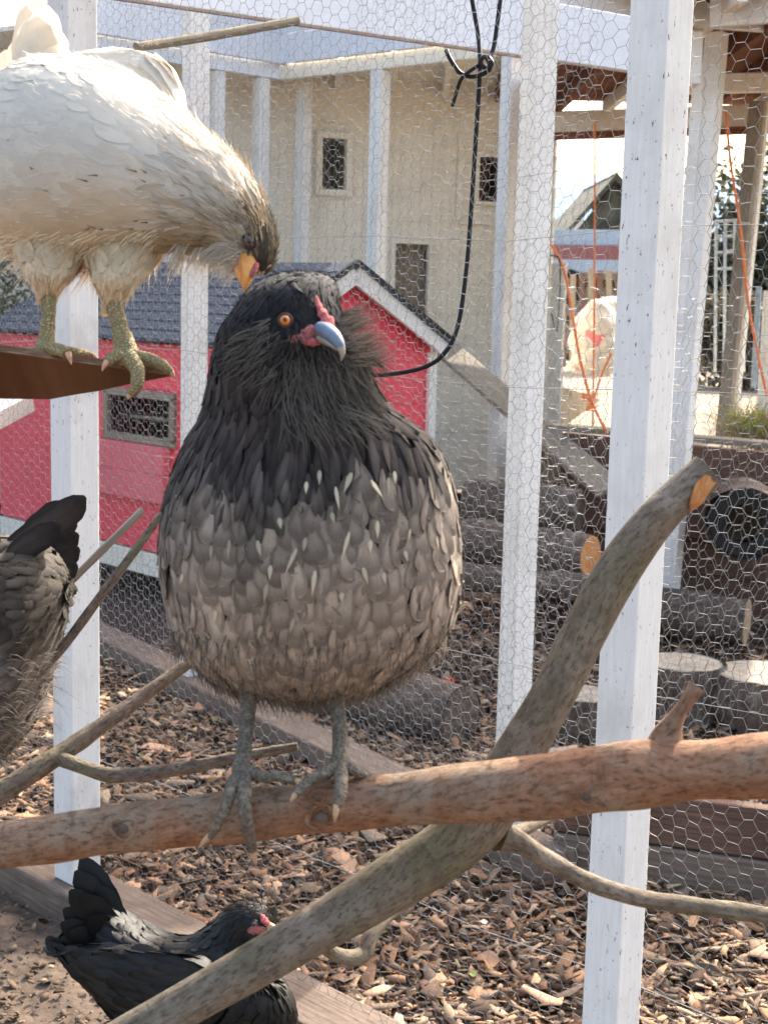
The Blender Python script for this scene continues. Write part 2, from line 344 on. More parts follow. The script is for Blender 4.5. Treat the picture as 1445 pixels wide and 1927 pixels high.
def chips(name, n, place, mat, cols, smin, smax, kind='stuff', zb=.03, asp=(.35, .75), tilt=.38):
    c = np.array([place() for _ in range(n)]); th = rng.random(n)*6.283; L = smin*(smax/smin)**(rng.random(n)**1.5)
    a = L*(asp[0]+rng.random(n)*(asp[1]-asp[0])); T = .0008+rng.random(n)*.0025
    K = 6; ang = np.linspace(0, 2*np.pi, K, endpoint=False)[None, :]+rng.normal(0, .22, (n, K)); rad = .55+.5*rng.random((n, K))
    bx = np.array([-.5, .05, .5, .46, -.1, -.5]); by = np.array([-.28, -.5, -.2, .3, .5, .22])
    x = (bx+rng.normal(0, .09, (n, K)))*L[:, None]; y = (by+rng.normal(0, .13, (n, K)))*a[:, None]
    bend = rng.normal(0, 3.0, n)[:, None]*x*x
    top = np.stack([x, y, bend+T[:, None]], 2); bot = np.stack([x*1.04, y*1.04, bend-T[:, None]*.3], 2); pts = np.concatenate([top, bot], 1)
    tx = rng.normal(0, tilt, n); ty = rng.normal(0, tilt, n)
    def rot(p, ax, ang):
        c_, s_ = np.cos(ang)[:, None], np.sin(ang)[:, None]; i, j = [(1, 2), (2, 0), (0, 1)][ax]; q = p.copy()
        q[..., i] = p[..., i]*c_-p[..., j]*s_; q[..., j] = p[..., i]*s_+p[..., j]*c_; return q
    pts = rot(rot(rot(pts, 0, tx), 1, ty), 2, th)+c[:, None, :]
    pts[..., 2] += zb*rng.random(n)[:, None]
    base = np.arange(n)[:, None]*12; q = []
    q.append(base+np.array([[0, 1, 2, 3]])); q.append(base+np.array([[0, 3, 4, 5]]))
    for k in range(6): q.append(base+np.array([[k, k+6, (k+1) % 6+6, (k+1) % 6]]))
    quads = np.concatenate(q)
    cc = np.array(cols)[rng.integers(0, len(cols), n)]*(.6+.75*rng.random((n, 1)))
    return np_mesh(name, pts.reshape(-1, 3), quads, mat, col=np.repeat(cc, 12, 0), kind=kind)
MC = [(.34, .19, .115), (.26, .14, .085), (.18, .10, .065), (.12, .07, .05), (.08, .05, .038), (.42, .27, .17), (.22, .15, .11), (.06, .038, .03), (.30, .21, .15), (.16, .11, .085)]
def place_m(far=False):
    while 1:
        v = random.random()**1.15*(6.3 if far else 3.2); u = -2.2+random.random()*6.6
        p = A0+dA*u+nA*(.05+v)
        if p.y < 2.9 or abs(p.x) > .30*p.y+.25: continue
        return (p.x, p.y, .02)
MC = [(r*1.12, g*1.17, b*1.10) for r, g, b in MC]
o = chips('bark_mulch', 36000, place_m, M['chips'], MC, .014, .075, asp=(.22, .6), tilt=.3); tag(o, 'loose brown bark mulch covering the ground beyond the near wire fence', 'mulch')
o = chips('coarse_bark_mulch', 14000, lambda: place_m(True), M['chips'], MC, .02, .10, zb=.04, asp=(.2, .55), tilt=.3); tag(o, 'coarser bark and wood chips thinly spread around the logs', 'mulch')
o = chips('large_bark_flakes', 260, lambda: place_m(False), M['chips'], [(.42, .24, .15), (.46, .28, .18), (.36, .2, .12), (.5, .34, .22)], .06, .11, zb=.045, tilt=.25); tag(o, 'large tan flakes of bark lying on top of the mulch', 'bark')
def place_s():
    while 1:
        p = A0+dA*(-1.2+random.random()*2.6)-nA*(.1+random.random()*1.6)
        if p.y > 2.4: return (p.x, p.y, .02)
o = chips('soil_crumbs', 5000, place_s, M['chips'], [(.12, .08, .055), (.16, .11, .08), (.09, .06, .04), (.2, .15, .1)], .005, .03, zb=.02, asp=(.6, 1)); tag(o, 'crumbly brown soil and droppings inside the run beside the black hen', 'soil')

# ------------------------------------------------------------------ wire netting
def netting(parent, origin, d, n, length, z0, z1, h=.031, r=.00055, wob=.006, name='wire_netting', tens=(), seed=1, sag=.02):
    rs = np.random.default_rng(seed); s = h/math.sqrt(3); nc = int(length/(1.5*s)); nr = int((z1-z0)/h)
    I, J = np.meshgrid(np.arange(nc), np.arange(nr), indexing='ij'); cx = 1.5*s*I; cy = h*(J+.5*(I % 2))
    def node(dx, dy): return np.stack([cx+dx, cy+dy], -1).reshape(-1, 2)
    a, b, c, e = node(-s/2, h/2), node(s/2, h/2), node(s, 0), node(s/2, -h/2)
    k = .22
    E = [(a, b, 1), (b, c, 0), (c, e, 0)]; VS = []; off = 0; QS = []
    ph = rs.random(8)*6
    def world(p, extra=0):
        q = np.round(p/s*4).astype(np.int64); hsh = (q[:, 0]*73856093 ^ q[:, 1]*19349663) & 0xffff
        j1 = np.sin(hsh*12.9898)*43758.5; j1 -= np.floor(j1); j2 = np.sin(hsh*78.233)*12543.1; j2 -= np.floor(j2); j3 = np.sin(hsh*39.425)*31543.7; j3 -= np.floor(j3)
        u = p[:, 0]+(j1-.5)*s*k*1.1+sag*.35*np.sin(p[:, 1]*4+ph[0]); w = p[:, 1]+(j2-.5)*s*k*1.1+sag*.6*np.sin(p[:, 0]*3.1+ph[1])+sag*.3*np.sin(p[:, 0]*9+p[:, 1]*5+ph[2])
        dep = wob*np.sin(p[:, 0]*5+ph[3])*np.sin(p[:, 1]*4+ph[4])+(j3-.5)*s*.25+extra
        return np.array(origin)[None, :2].repeat(len(p), 0), u, w, dep
    def to3(p):
        o_, u, w, dep = world(p); X = o_[:, 0]+d.x*u+n.x*dep; Y = o_[:, 1]+d.y*u+n.y*dep; return np.stack([X, Y, z0+w], 1)
    tang = np.array([[math.cos(t), math.sin(t)] for t in (0, 2.094, 4.189)])
    for p0, p1, tw in E:
        A = to3(p0); B = to3(p1); D = B-A; Ln = np.linalg.norm(D, axis=1, keepdims=True); D /= Ln
        nn = np.array([n.x, n.y, 0])[None, :]; s1 = np.cross(D, nn); s1 /= np.linalg.norm(s1, axis=1, keepdims=True)+1e-9; s2 = np.cross(D, s1)
        rr = r*(1.25 if tw else 1.0)
        A = A-D*rr*.5; B = B+D*rr*.5
        V_ = np.stack([np.stack([Q+s1*(t[0]*rr)+s2*(t[1]*rr) for t in tang], 1) for Q in (A, B)], 1)   # N,2,3,3
        N = len(A); base = off+np.arange(N)[:, None]*6
        for k2 in range(3): QS.append(base+np.array([[k2, (k2+1) % 3, (k2+1) % 3+3, k2+3]]))
        VS.append(V_.reshape(-1, 3)); off += N*6
    np_mesh(name, np.concatenate(VS), np.concatenate(QS), M['wire'], parent, kind='stuff')
    for z in tens:
        pts = []; m = 14
        for i in range(m+1):
            q = np.array([[length*i/m, z-z0]]); x = to3(q)[0]; pts.append((V(x)-n*.002, r*1.35))
        MB().tube(pts, 5, 2).build('tension_wire', M['wire'], parent, smooth=True)

def vpost(parent, base, w, dp, h, rot=0.0, mat='white', lean=(0, 0), label=None, name='post', mid=0.0):
    a = V((math.cos(rot), math.sin(rot), 0)); mb = MB(); b = V(base); t = b+V((lean[0], lean[1], h))
    mb.beam(b, t, w, dp, up=a.cross(V((0, 0, 1))).cross(V((0, 0, 1)))*-1)
    return mb.build(name, M[mat], parent, bevel=.004, label=label)
angA = math.atan2(dA.y, dA.x); angB = math.atan2(dB.y, dB.x)
# near fence
fA = thing('wire_fence', 'near white post fence of chicken wire standing on a low timber sill', 'fence', (A0.x, A0.y, 0))
sb = MB(); pA = A0-dA*2.2; pE = A0+dA*(LA+1.2); sb.beam((pA.x, pA.y, .05), (pE.x, pE.y, .05), .165, .105); sb.build('sill', M['sill'], fA, bevel=.008)
vpost(fA, (A0.x, A0.y, .105), .089, .089, 2.5, angA, 'white_dirty', label='white post by the pale hen, further and left')
vpost(fA, (A1.x, A1.y, .105), .076, .076, 2.6, angA, 'white', label='thick white post on the right, close to the camera')
for k in (-1.9,):
    q = A0+dA*k; vpost(fA, (q.x, q.y, .105), .089, .089, 2.5, angA, 'white_dirty')
o0 = A0-dA*1.9+nA*.052
netting(fA, (o0.x, o0.y), dA, nA, 1.9+LA+.95, .1, 2.62, .031, .00058, tens=(.42, .98, 1.52, 1.80), seed=3)
tr = MB(); q0 = A0-dA*2.2; q1 = A0+dA*(LA+1.2); tr.beam((q0.x, q0.y, 2.68), (q1.x, q1.y, 2.68), .09, .12); tr.build('top_rail', M['white'], fA, bevel=.004)
# far fence
fB = thing('wire_fence', 'second chicken wire fence with slimmer white posts behind the dark hen', 'fence', (B0.x, B0.y, 0))
sb = MB(); pA = B0-dB*2.0; pE = B0+dB*(LB-.02); sb.beam((pA.x, pA.y, .06), (pE.x, pE.y, .06), .15, .12); sb.build('sill', M['sill'], fB, bevel=.008)
def onB(px):
    # the point of the far fence line that is seen in pixel column px
    best = None
    for i in range(4000):
        q = B0+dB*(-2+i*.0017); r = q-CAM; x = 722.5+FPX*r.dot(Rt)/r.dot(Fw)
        if best is None or abs(x-px) < best[0]: best = (abs(x-px), q)
    return best[1]
C_ = onB(362); D_ = onB(958)
vpost(fB, (C_.x, C_.y, .12), .085, .07, 2.9, angB, 'white_dirty')
vpost(fB, (D_.x, D_.y, .12), .072, .072, 2.9, angB, 'white', label='white wire-covered post with cracked paint right of the dark hen')
q = B0-dB*1.6; vpost(fB, (q.x, q.y, .12), .085, .07, 2.9, angB, 'white_dirty')
o0 = B0-dB*1.9-nB*.045
netting(fB, (o0.x, o0.y), dB, nB, 1.9+LB+.05, .13, 2.9, .034, .00055, seed=5, tens=(1.0, 2.0))
# side fence, coarse netting, running back from the near right post
V_dir = V((.70, .714, 0)).normalized(); U_dir = V((-.70, .714, 0)).normalized()
fC = thing('wire_fence', 'coarser chicken wire panel running back from the cracked white post', 'fence', (D_.x+.1, D_.y+.1, 0))
o0 = D_+V_dir*.06
netting(fC, (o0.x, o0.y), V_dir, U_dir, 2.2, .25, 1.75, .058, .0007, seed=9, wob=.02)
q = o0+V_dir*2.2; vpost(fC, (q.x, q.y, 0), .07, .07, 2.6, math.radians(45), 'white')

# ------------------------------------------------------------------ overhead beams
ob = thing('overhead_beam', 'wide pale painted roof beam crossing the top of the picture', 'beam', P(1180, 136, 5.2))
z1 = 2.49
def atz(x, y, z): return G(x, y, z)
e0 = atz(1182, 137, z1); e1 = atz(240, 2, z1)
dd = (e0-e1).normalized(); f0 = e1-dd*1.6; f1 = e0+dd*.1
mb = MB(); mb.beam((f0.x, f0.y, z1+.10), (f1.x, f1.y, z1+.10), .045, .19); mb.build('fascia_board', M['blue_white'], ob, bevel=.003)
mb = MB(); mb.beam((f0.x+.03, f0.y+.05, z1+.03), (f1.x+.03, f1.y+.05, z1+.03), .05, .045); mb.build('batten', M['rust'], ob, bevel=.003)
# mossy board above it, at the top right
mb = MB(); a = P(930, -30, 6.2); b = P(1500, 18, 6.9); mb.beam(a, b, .05, .22); tag(mb.build('gutter_board', M['white_dirty'], bevel=.004), 'moss stained off-white board above the pale roof beam', 'board')
# round pole under the roof
mb = MB(); mb.tube([(P(256, 88, 3.6), .012), (P(400, 66, 3.75), .0125), (P(560, 38, 3.9), .012)], 10, 8, amp=.08); 
tag(mb.build('roost_pole', M['grey_wood'], smooth=True), 'thin round weathered pole slung under the roof, a feather caught on its end', 'pole')
mb = MB()
for i in range(26):
    t = i/26; c = P(268+t*30, 84-6*math.sin(t*3), 3.57); mb.tube([(c, .0007), (c+V((random.uniform(-.01, .01), 0, random.uniform(-.012, .016))), .0002)], 3, 1, col=(.8, .7, .55))
tag(mb.build('loose_feather', M['fluff']), 'small downy feather snagged on the end of the round pole', 'feather')

# ------------------------------------------------------------------ boards helpers for buildings
def wall_planks(parent, o, d, n, L, z0, z1, h, mat, holes=(), t=.018, lap=.008, top=None, name='plank'):
    """lapped boards on a wall from o along d; n = outward; holes = (u0,u1,z0,z1); top(u)-> limit height"""
    k = 0; z = z0; fill = []
    while z < z1-.001:
        za = min(z+h, z1); spans = [(0, L)]
        for (u0, u1, h0, h1) in holes:
            if za > h0+.01 and z < h1-.01:
                for (fa, fb_) in ((z, min(h0, za)), (max(h1, z), za)):
                    if fb_-fa > .015: fill.append((u0, u1, fa, fb_))
                ns = []
                for a, b in spans:
                    if u1 <= a or u0 >= b: ns.append((a, b))
                    else:
                        if u0 > a: ns.append((a, u0))
                        if u1 < b: ns.append((u1, b))
                spans = ns
        for a, b in spans:
            if top:
                a0, b0 = top(z, a, b); a1, b1 = top(za, a, b)
            else: a0 = a1 = a; b0 = b1 = b
            if b0-a0 < .02: continue
            if b1-a1 < 0: a1 = b1 = (a1+b1)/2
            g = .0025; j = random.uniform(-.0015, .0015)
            def pt(u, zz, out): q = o+d*u+n*out; return V((q.x, q.y, zz))
            vs = [pt(a0, z+g, lap+j), pt(b0, z+g, lap+j), pt(b1, za+.012, 0), pt(a1, za+.012, 0), pt(a0, z+g, lap+j-t), pt(b0, z+g, lap+j-t), pt(b1, za+.012, -t), pt(a1, za+.012, -t)]
            fs = [(0, 1, 2, 3), (5, 4, 7, 6), (4, 5, 1, 0), (3, 2, 6, 7), (4, 0, 3, 7), (1, 5, 6, 2)]
            q = random.random()*9; m = MB(); LL = b-a
            m.add(vs, fs, [[(q, q), (q+LL, q), (q+LL, q+h), (q, q+h)]]*6); m.build(name, M[mat], parent)
        z = za; k += 1
    for (u0, u1, fa, fb_) in fill:
        m = MB(); q = [o+d*u0, o+d*u1]; m.prism([V((q[0].x, q[0].y, fa+.002)), V((q[1].x, q[1].y, fa+.002)), V((q[1].x, q[1].y, fb_)), V((q[0].x, q[0].y, fb_))], -n*.015); m.build(name, M[mat], parent)
def beam_part(parent, name, a, b, w, h, mat, bev=.003, up=V((0, 0, 1)), label=None):
    return MB().beam(a, b, w, h, up).build(name, M[mat], parent, bevel=bev, label=label)

# ------------------------------------------------------------------ cream coop behind
ZC = 3.17
cA = atz(530, 150, ZC); cB = atz(985, 100, ZC); cL = atz(175, 95, ZC)
coop = thing('coop_building', 'large cream boarded coop with white porch posts behind the red hen house', 'building', (cA.x, cA.y, 0))
w0 = V((-3.4, 10.3, 0)); w1 = V((.99, 11.9, 0)); w2 = V((1.205, 11.15, 0)); w3 = V((1.32, 10.9, 0))
d1 = (w1-w0).normalized(); n1 = V((d1.y, -d1.x, 0)); L1 = (w1-w0).length
d2 = (w2-w1).normalized(); n2 = V((d2.y, -d2.x, 0)); L2 = (w2-w1).length
def uat(px, o, d, L):
    best = (1e9, 0)
    for i in range(1500):
        u = L*i/1499; q = o+d*u-CAM; x = 722.5+FPX*q.dot(Rt)/q.dot(Fw)
        if abs(x-px) < best[0]: best = (abs(x-px), u)
    return best[1]
def zat(py, o, d, u):
    q = o+d*u; lo, hi = -1, 6
    for _ in range(40):
        m = (lo+hi)/2; r = V((q.x, q.y, m))-CAM; y = 963.5-FPX*r.dot(Up)/r.dot(Fw)
        if y > py: lo = m
        else: hi = m
    return lo
ua, ub = uat(592, w0, d1, L1), uat(636, w0, d1, L1); za, zb = zat(357, w0, d1, ub), zat(262, w0, d1, ub)
uc, ud = uat(730, w0, d1, L1), uat(790, w0, d1, L1); zc, zd = zat(595, w0, d1, ud), zat(460, w0, d1, ud)
ue, uf = uat(878, w0, d1, L1), min(uat(921, w0, d1, L1), L1-.03); ze, zf = zat(378, w0, d1, ue), zat(294, w0, d1, ue)
wall_planks(coop, w0, d1, n1, L1, .12, 3.3, .235, 'cream', holes=[(ua, ub, za, zb), (uc, ud, zc, zd), (ue, uf, ze, zf)])
wall_planks(coop, w1, d2, n2, L2, .12, 3.25, .235, 'cream')
wall_planks(coop, w2+d2*.01, d2, n2, (w3-w2).length, .12, 1.92, .235, 'cream')
beam_part(coop, 'corner_board', w3+V((0, 0, .1)), w3+V((0, 0, 1.95)), .06, .06, 'cream')
# rear wall, end wall and roof close the coop behind
rw0 = w0-n1*1.6; rw1 = w1-n1*1.6-d1*.1
for (p_, q_, nm, h_) in ((rw0, rw1, 'rear_wall', 3.3), (w0-n1*.03, rw0, 'end_wall', 3.3), (w1-n1*.06-d1*.12, rw1, 'end_wall', 3.3)):
    m = MB(); m.prism([V((p_.x, p_.y, .05)), V((q_.x, q_.y, .05)), V((q_.x, q_.y, h_)), V((p_.x, p_.y, h_))], (q_-p_).cross(V((0, 0, 1))).normalized()*.03); m.build(nm, M['cream'], coop)
m = MB(); m.prism([V((p_.x, p_.y, 3.36)) for p_ in (w0+n1*.05, w1+n1*.05, rw1-n1*.1, rw0-n1*.1)], (0, 0, .05)); m.build('roof', M['roof'], coop)
def frame_around(u0, u1, z0_, z1_, wd, mat, out=.03):
    def q(u, z): r = w0+d1*u+n1*out; return V((r.x, r.y, z))
    for a, b in ((q(u0-wd/2, z0_), q(u0-wd/2, z1_)), (q(u1+wd/2, z0_), q(u1+wd/2, z1_))): beam_part(coop, 'window_frame', a, b, wd, .03, mat, up=n1)
    for z in (z0_-wd/2, z1_+wd/2): beam_part(coop, 'window_frame', q(u0-wd, z), q(u1+wd, z), .03, wd, mat)
frame_around(ua, ub, za, zb, .05, 'cream'); frame_around(ue, uf, ze, zf, .03, 'cream')
# recesses behind the openings
for (u0, u1, z0_, z1_, mt, dep) in ((ua, ub, za, zb, 'grey_wood', .28), (ue, uf, ze, zf, 'brown', .25)):
    m = MB(); A_ = w0+d1*u0-n1*.02; B_ = w0+d1*u1-n1*.02
    for s0, s1 in ((B_, B_-n1*dep), (B_-n1*dep, A_-n1*dep*1.0-d1*.2)):
        m.prism([V((s0.x, s0.y, z0_)), V((s1.x, s1.y, z0_)), V((s1.x, s1.y, z1_)), V((s0.x, s0.y, z1_))], -n1*.01+d1*.01)
    m.build('opening_jamb', M[mt], coop)
hatch = w0+d1*((uc+ud)/2)-n1*.07; m = MB(); hl = (ud-uc)
m.prism([V((hatch.x-d1.x*hl/2, hatch.y-d1.y*hl/2, zc)), V((hatch.x+d1.x*hl/2, hatch.y+d1.y*hl/2, zc)), V((hatch.x+d1.x*hl/2, hatch.y+d1.y*hl/2, zd)), V((hatch.x-d1.x*hl/2, hatch.y-d1.y*hl/2, zd))], -n1*.02)
m.build('hatch', M['grey_wood'], coop)
frame_around(uc, ud, zc, zd, .035, 'cream', .02)
beam_part(coop, 'hatch_shadow_bar', V((hatch.x+d1.x*hl*.2, hatch.y+d1.y*hl*.2-.03, zc)), V((hatch.x+d1.x*hl*.2, hatch.y+d1.y*hl*.2-.03, zd)), .05, .04, 'grey_wood')  # upright bar added where a post's shadow crosses the hatch
# trim panel around right opening
tu0, tu1 = uat(846, w0, d1, L1), uat(872, w0, d1, L1); tz0, tz1 = zat(415, w0, d1, tu0), zat(250, w0, d1, tu0)
q = w0+d1*(tu0)+n1*.02; beam_part(coop, 'trim_board', V((q.x, q.y, tz0)), V((q.x, q.y, tz1)), .06, .03, 'cream', up=n1)
q2 = w0+d1*(L1-.04)+n1*.02; beam_part(coop, 'trim_board', V((q.x, q.y, tz0)), V((q2.x, q2.y, tz0)), .03, .05, 'cream')
# eave beams and fascia
for a, b in ((cL+(cL-cA).normalized()*.25, cA), (cA, cB)):
    dr = (b-a).normalized()
    beam_part(coop, 'eave_beam', V((a.x, a.y, ZC+.05)), V((b.x, b.y, ZC+.05))+dr*.0, .05, .10, 'cream' if b is cB else 'blue_white')
    nn = V((dr.y, -dr.x, 0)); nn = nn if nn.y < 0 else -nn
    for k in range(4):
        aa = a+nn*.06; bb = b+nn*.06; z = ZC+.10+.1+k*.205
        beam_part(coop, 'fascia_board', V((aa.x, aa.y, z)), V((bb.x, bb.y, z)), .03, .2, 'blue_white')
# porch ceiling
m = MB(); poly = [V((cL.x-.2, cL.y-.2, ZC+.12)), V((cA.x, cA.y, ZC+.12)), V((cB.x, cB.y, ZC+.12)), V((w2.x, w2.y, ZC+.12)), V((w1.x, w1.y+.1, ZC+.12)), V((w0.x, w0.y+.1, ZC+.12))]
m.prism(poly, (0, 0, .03)); m.build('porch_ceiling', M['cream'], coop)
for k in range(5):
    t = k/4*.9+.05; a = lerp(cA, cB, t); b = w0+d1*(L1*(.56+.42*t)); beam_part(coop, 'rafter', V((a.x, a.y, ZC+.06)), V((b.x, b.y, ZC+.06)), .045, .1, 'cream' if k < 4 else 'rust')
def porch_post(px, base_line, w=.092, mat='white', zt=ZC):
    a, b = base_line; best = (1e9, None)
    for i in range(2000):
        q = lerp(a, b, i/1999*1.6-.3); r = q-CAM; x = 722.5+FPX*r.dot(Rt)/r.dot(Fw)
        if abs(x-px) < best[0]: best = (abs(x-px), q)
    q = best[1]; return vpost(coop, (q.x, q.y, .02), w, w, zt-.03, math.radians(45), mat, name='porch_post')
for px in (408, 492, 573): porch_post(px, (cL, cA), .088, 'white')
porch_post(716, (cA, cB), .098); porch_post(962, (cA, cB), .088, 'white_dirty')
porch_post(130, (cL, cA), .088)

# ------------------------------------------------------------------ red hen house
a_ = V((-.225, 7.5, 0)); RW = .63; Lh = 2.35
R_dir = V((.72, .694, 0)).normalized(); L_dir = V((-.694, .72, 0)).normalized()   # gable width direction / ridge direction
house = thing('hen_house', 'small red boarded hen house with slate blue roof and white gable trim', 'hen house', (a_.x, a_.y, 0))
gz0, gze, gza = .30, 1.42, 1.775
c_l = a_-R_dir*RW; c_r = a_+R_dir*RW
gn = V((R_dir.y, -R_dir.x, 0))      # gable outward, towards the camera's right
if gn.dot(-L_dir) < 0: gn = -gn
def gtop(z, a, b):
    if z <= gze: return a, b
    k = (z-gze)/(gza-gze)*RW; return max(a, k), min(b, 2*RW-k)
wall_planks(house, c_l, R_dir, gn, 2*RW, gz0, gza-.02, .057, 'red', top=gtop, t=.015, lap=.007, name='siding_board')
ln = -R_dir                         # long wall outward
WU0, WU1 = .78, 1.32                # window opening along the long wall, from the gable corner
def uatH(px):
    return uat(px, c_l, L_dir, Lh)
WU0, WU1 = uatH(328), uatH(206); wz0 = zat(835, c_l, L_dir, WU0); wz1 = zat(748, c_l, L_dir, WU0)
wall_planks(house, c_l, L_dir, ln, Lh, gz0, 1.38, .057, 'red', holes=[(WU0, WU1, wz0, wz1)], t=.015, lap=.007, name='siding_board')
m = MB()
for (a, b) in ((c_l+R_dir*.03, c_r-R_dir*.03),):
    p = [V((a.x, a.y, gz0+.01)), V((b.x, b.y, gz0+.01)), V((b.x, b.y, gze-.03)), V((a_.x, a_.y, gza-.06)), V((a.x, a.y, gze-.03))]
    m.prism([q-gn*.03 for q in p], -gn*.02)
    m.build('wall', M['red'], house); m = MB(); m.prism([q+L_dir*(Lh-.03) for q in p], L_dir*.02)
b0 = c_r; m.build('wall', M['red'], house)
m = MB(); m.prism([V((b0.x, b0.y, gz0)), V((b0.x, b0.y, gze)), V((b0.x, b0.y, gze))+L_dir*Lh, V((b0.x, b0.y, gz0))+L_dir*Lh], -R_dir*.02); m.build('wall', M['grey_wood'], house)  # unseen side, timber-coloured so no red light bounces onto the porch posts
# window frame and dark interior
def hq(u, z, out=.0): r = c_l+L_dir*u+ln*out; return V((r.x, r.y, z))
for z in (wz0, wz1): beam_part(house, 'window_frame', hq(WU0-.02, z, .012), hq(WU1+.02, z, .012), .03, .04, 'grey_wood')
for u in (WU0, WU1): beam_part(house, 'window_frame', hq(u, wz0, .012), hq(u, wz1, .012), .04, .03, 'grey_wood', up=ln)
m = MB(); m.prism([hq(WU0-.1, wz0-.05, -.35), hq(WU1+.1, wz0-.05, -.35), hq(WU1+.1, wz1+.05, -.35), hq(WU0-.1, wz1+.05, -.35)], R_dir*.02); m.build('interior_board', M['brown'], house)
beam_part(house, 'roost_bar', hq(WU0-.1, wz0+.10, -.15), hq(WU1+.1, wz0+.09, -.15), .03, .02, 'grey_wood')
# faded red nest box door panel below the window, standing proud
pu0, pu1 = uatH(322), uatH(186)
pz1 = wz0-.02; pz0 = zat(948, c_l, L_dir, pu0)
for k in range(2):
    z_a = lerp(pz0, pz1, k/2); z_b = lerp(pz0, pz1, (k+1)/2)-.003
    m = MB(); m.prism([hq(pu0, z_a, .012), hq(pu1, z_a, .012), hq(pu1, z_b, .012), hq(pu0, z_b, .012)], ln*.045); m.build('nest_box_board', M['pink'], house, bevel=.003)
# roof: two slabs, each with shingle courses
ov = .10
for sgn in (-1, 1):
    eave = a_+R_dir*sgn*(RW+.06); slope = (gza-gze)/RW; ez = gza+.035-slope*(RW+.06); pr0 = a_-L_dir*ov; pr1 = a_+L_dir*(Lh+.06)
    N = 9
    for k in range(N):
        t0, t1 = k/N, (k+1)/N+.02
        def rp(along, t, up): b = along+(eave-a_)*t; return V((b.x, b.y, lerp(gza+.05, ez, t)+up))
        m = MB(); lift0 = .002; lift1 = .010
        vs = [rp(pr0, t0, lift0), rp(pr1, t0, lift0), rp(pr1, t1, lift1), rp(pr0, t1, lift1), rp(pr0, t0, -.012), rp(pr1, t0, -.012), rp(pr1, t1, -.006), rp(pr0, t1, -.006)]
        m.add(vs, [(0, 1, 2, 3), (7, 6, 5, 4), (3, 2, 6, 7), (4, 5, 1, 0), (0, 3, 7, 4), (2, 1, 5, 6)], [[(0, 0), (2, 0), (2, .1), (0, .1)]]*6); m.build('shingle_course', M['roof'], house)
    # white rake board and black drip edge on the near gable
    off = gn*.075
    for (w_, h_, up_, mt, nm, o_) in ((.022, .10, -.032, 'white', 'rake_board', .0), (.025, .02, .03, 'roof_black', 'drip_edge', .012)):
        a2 = a_+off+gn*o_; e2 = eave+off+gn*o_
        beam_part(house, nm, V((a2.x, a2.y, gza+.03+up_)), V((e2.x, e2.y, ez+up_)), w_, h_, mt)
q = c_r+gn*.012; beam_part(house, 'corner_board', V((q.x, q.y, gz0)), V((q.x, q.y, gze-.05)), .03, .055, 'white', up=R_dir)
q = c_l+gn*.015; beam_part(house, 'corner_board', V((q.x, q.y, gz0)), V((q.x, q.y, gze-.08)), .03, .03, 'red', up=R_dir)
beam_part(house, 'skid', hq(-.05, gz0-.07, -.03), hq(Lh, gz0-.07, -.03), .09, .12, 'cream'); 
q = c_r; beam_part(house, 'skid', V((q.x, q.y, gz0-.07)), V((q.x, q.y, gz0-.07))+L_dir*Lh, .09, .12, 'cream')
for u in (.1, 1.2, 2.2):
    for b in (c_l+R_dir*.06, c_r-R_dir*.06):
        q = b+L_dir*u; beam_part(house, 'block', V((q.x, q.y, 0)), V((q.x, q.y, gz0-.13)), .14, .18, 'grey_wood')
# cream sloping trim and pale lean-to roof at the far left end
ra = P(-120, 850, 6.9); rb = P(56, 757, 7.6)
m = MB(); m.beam(ra, rb, .05, .09); m.build('lean_to_trim', M['cream'], house, bevel=.003)
m = MB(); m.prism([ra+V((0, .02, .03)), rb+V((0, .02, .03)), rb+V((-.16, .1, .05)), ra+V((-.16, .1, .10))], (0, .03, 0)); m.build('lean_to_roof', M['pale'], house)

# ------------------------------------------------------------------ open shed, right
shed = thing('open_shed', 'open roofed shed frame with brown rafters at the upper right', 'shed', (2.0, 8, 0))
zr = 2.93
def rq(px, d, z):
    # point at depth d (along the ground) in pixel column px
    return V(((px-722.5)/FPX*d, d, z))
m = MB(); m.prism([rq(960, 10.4, 3.02), rq(1700, 10.4, 3.02), rq(1800, 6.3, 3.02), rq(1010, 6.6, 3.02)], (0, 0, .03)); m.build('roof_deck', M['rust'], shed)
for k in range(7):
    x0 = 1020+k*88; a = rq(x0, 10.3, 2.97); b = rq(x0+210+k*30, 6.4, 2.97); beam_part(shed, 'rafter', a, b, .045, .09, 'cream' if k % 3 == 1 else 'rust')
beam_part(shed, 'cross_beam', rq(1000, 10.3, 2.86), rq(1720, 9.6, 2.92), .06, .14, 'cream')
beam_part(shed, 'cross_beam', rq(1000, 10.15, 2.75), rq(1720, 9.45, 2.81), .04, .05, 'rust')
beam_part(shed, 'cross_beam', rq(1180, 8.3, 2.84), rq(1720, 7.9, 2.86), .05, .10, 'cream')
beam_part(shed, 'fascia_board', rq(1290, 6.75, 2.96), rq(1720, 6.35, 2.98), .035, .16, 'white_dirty')
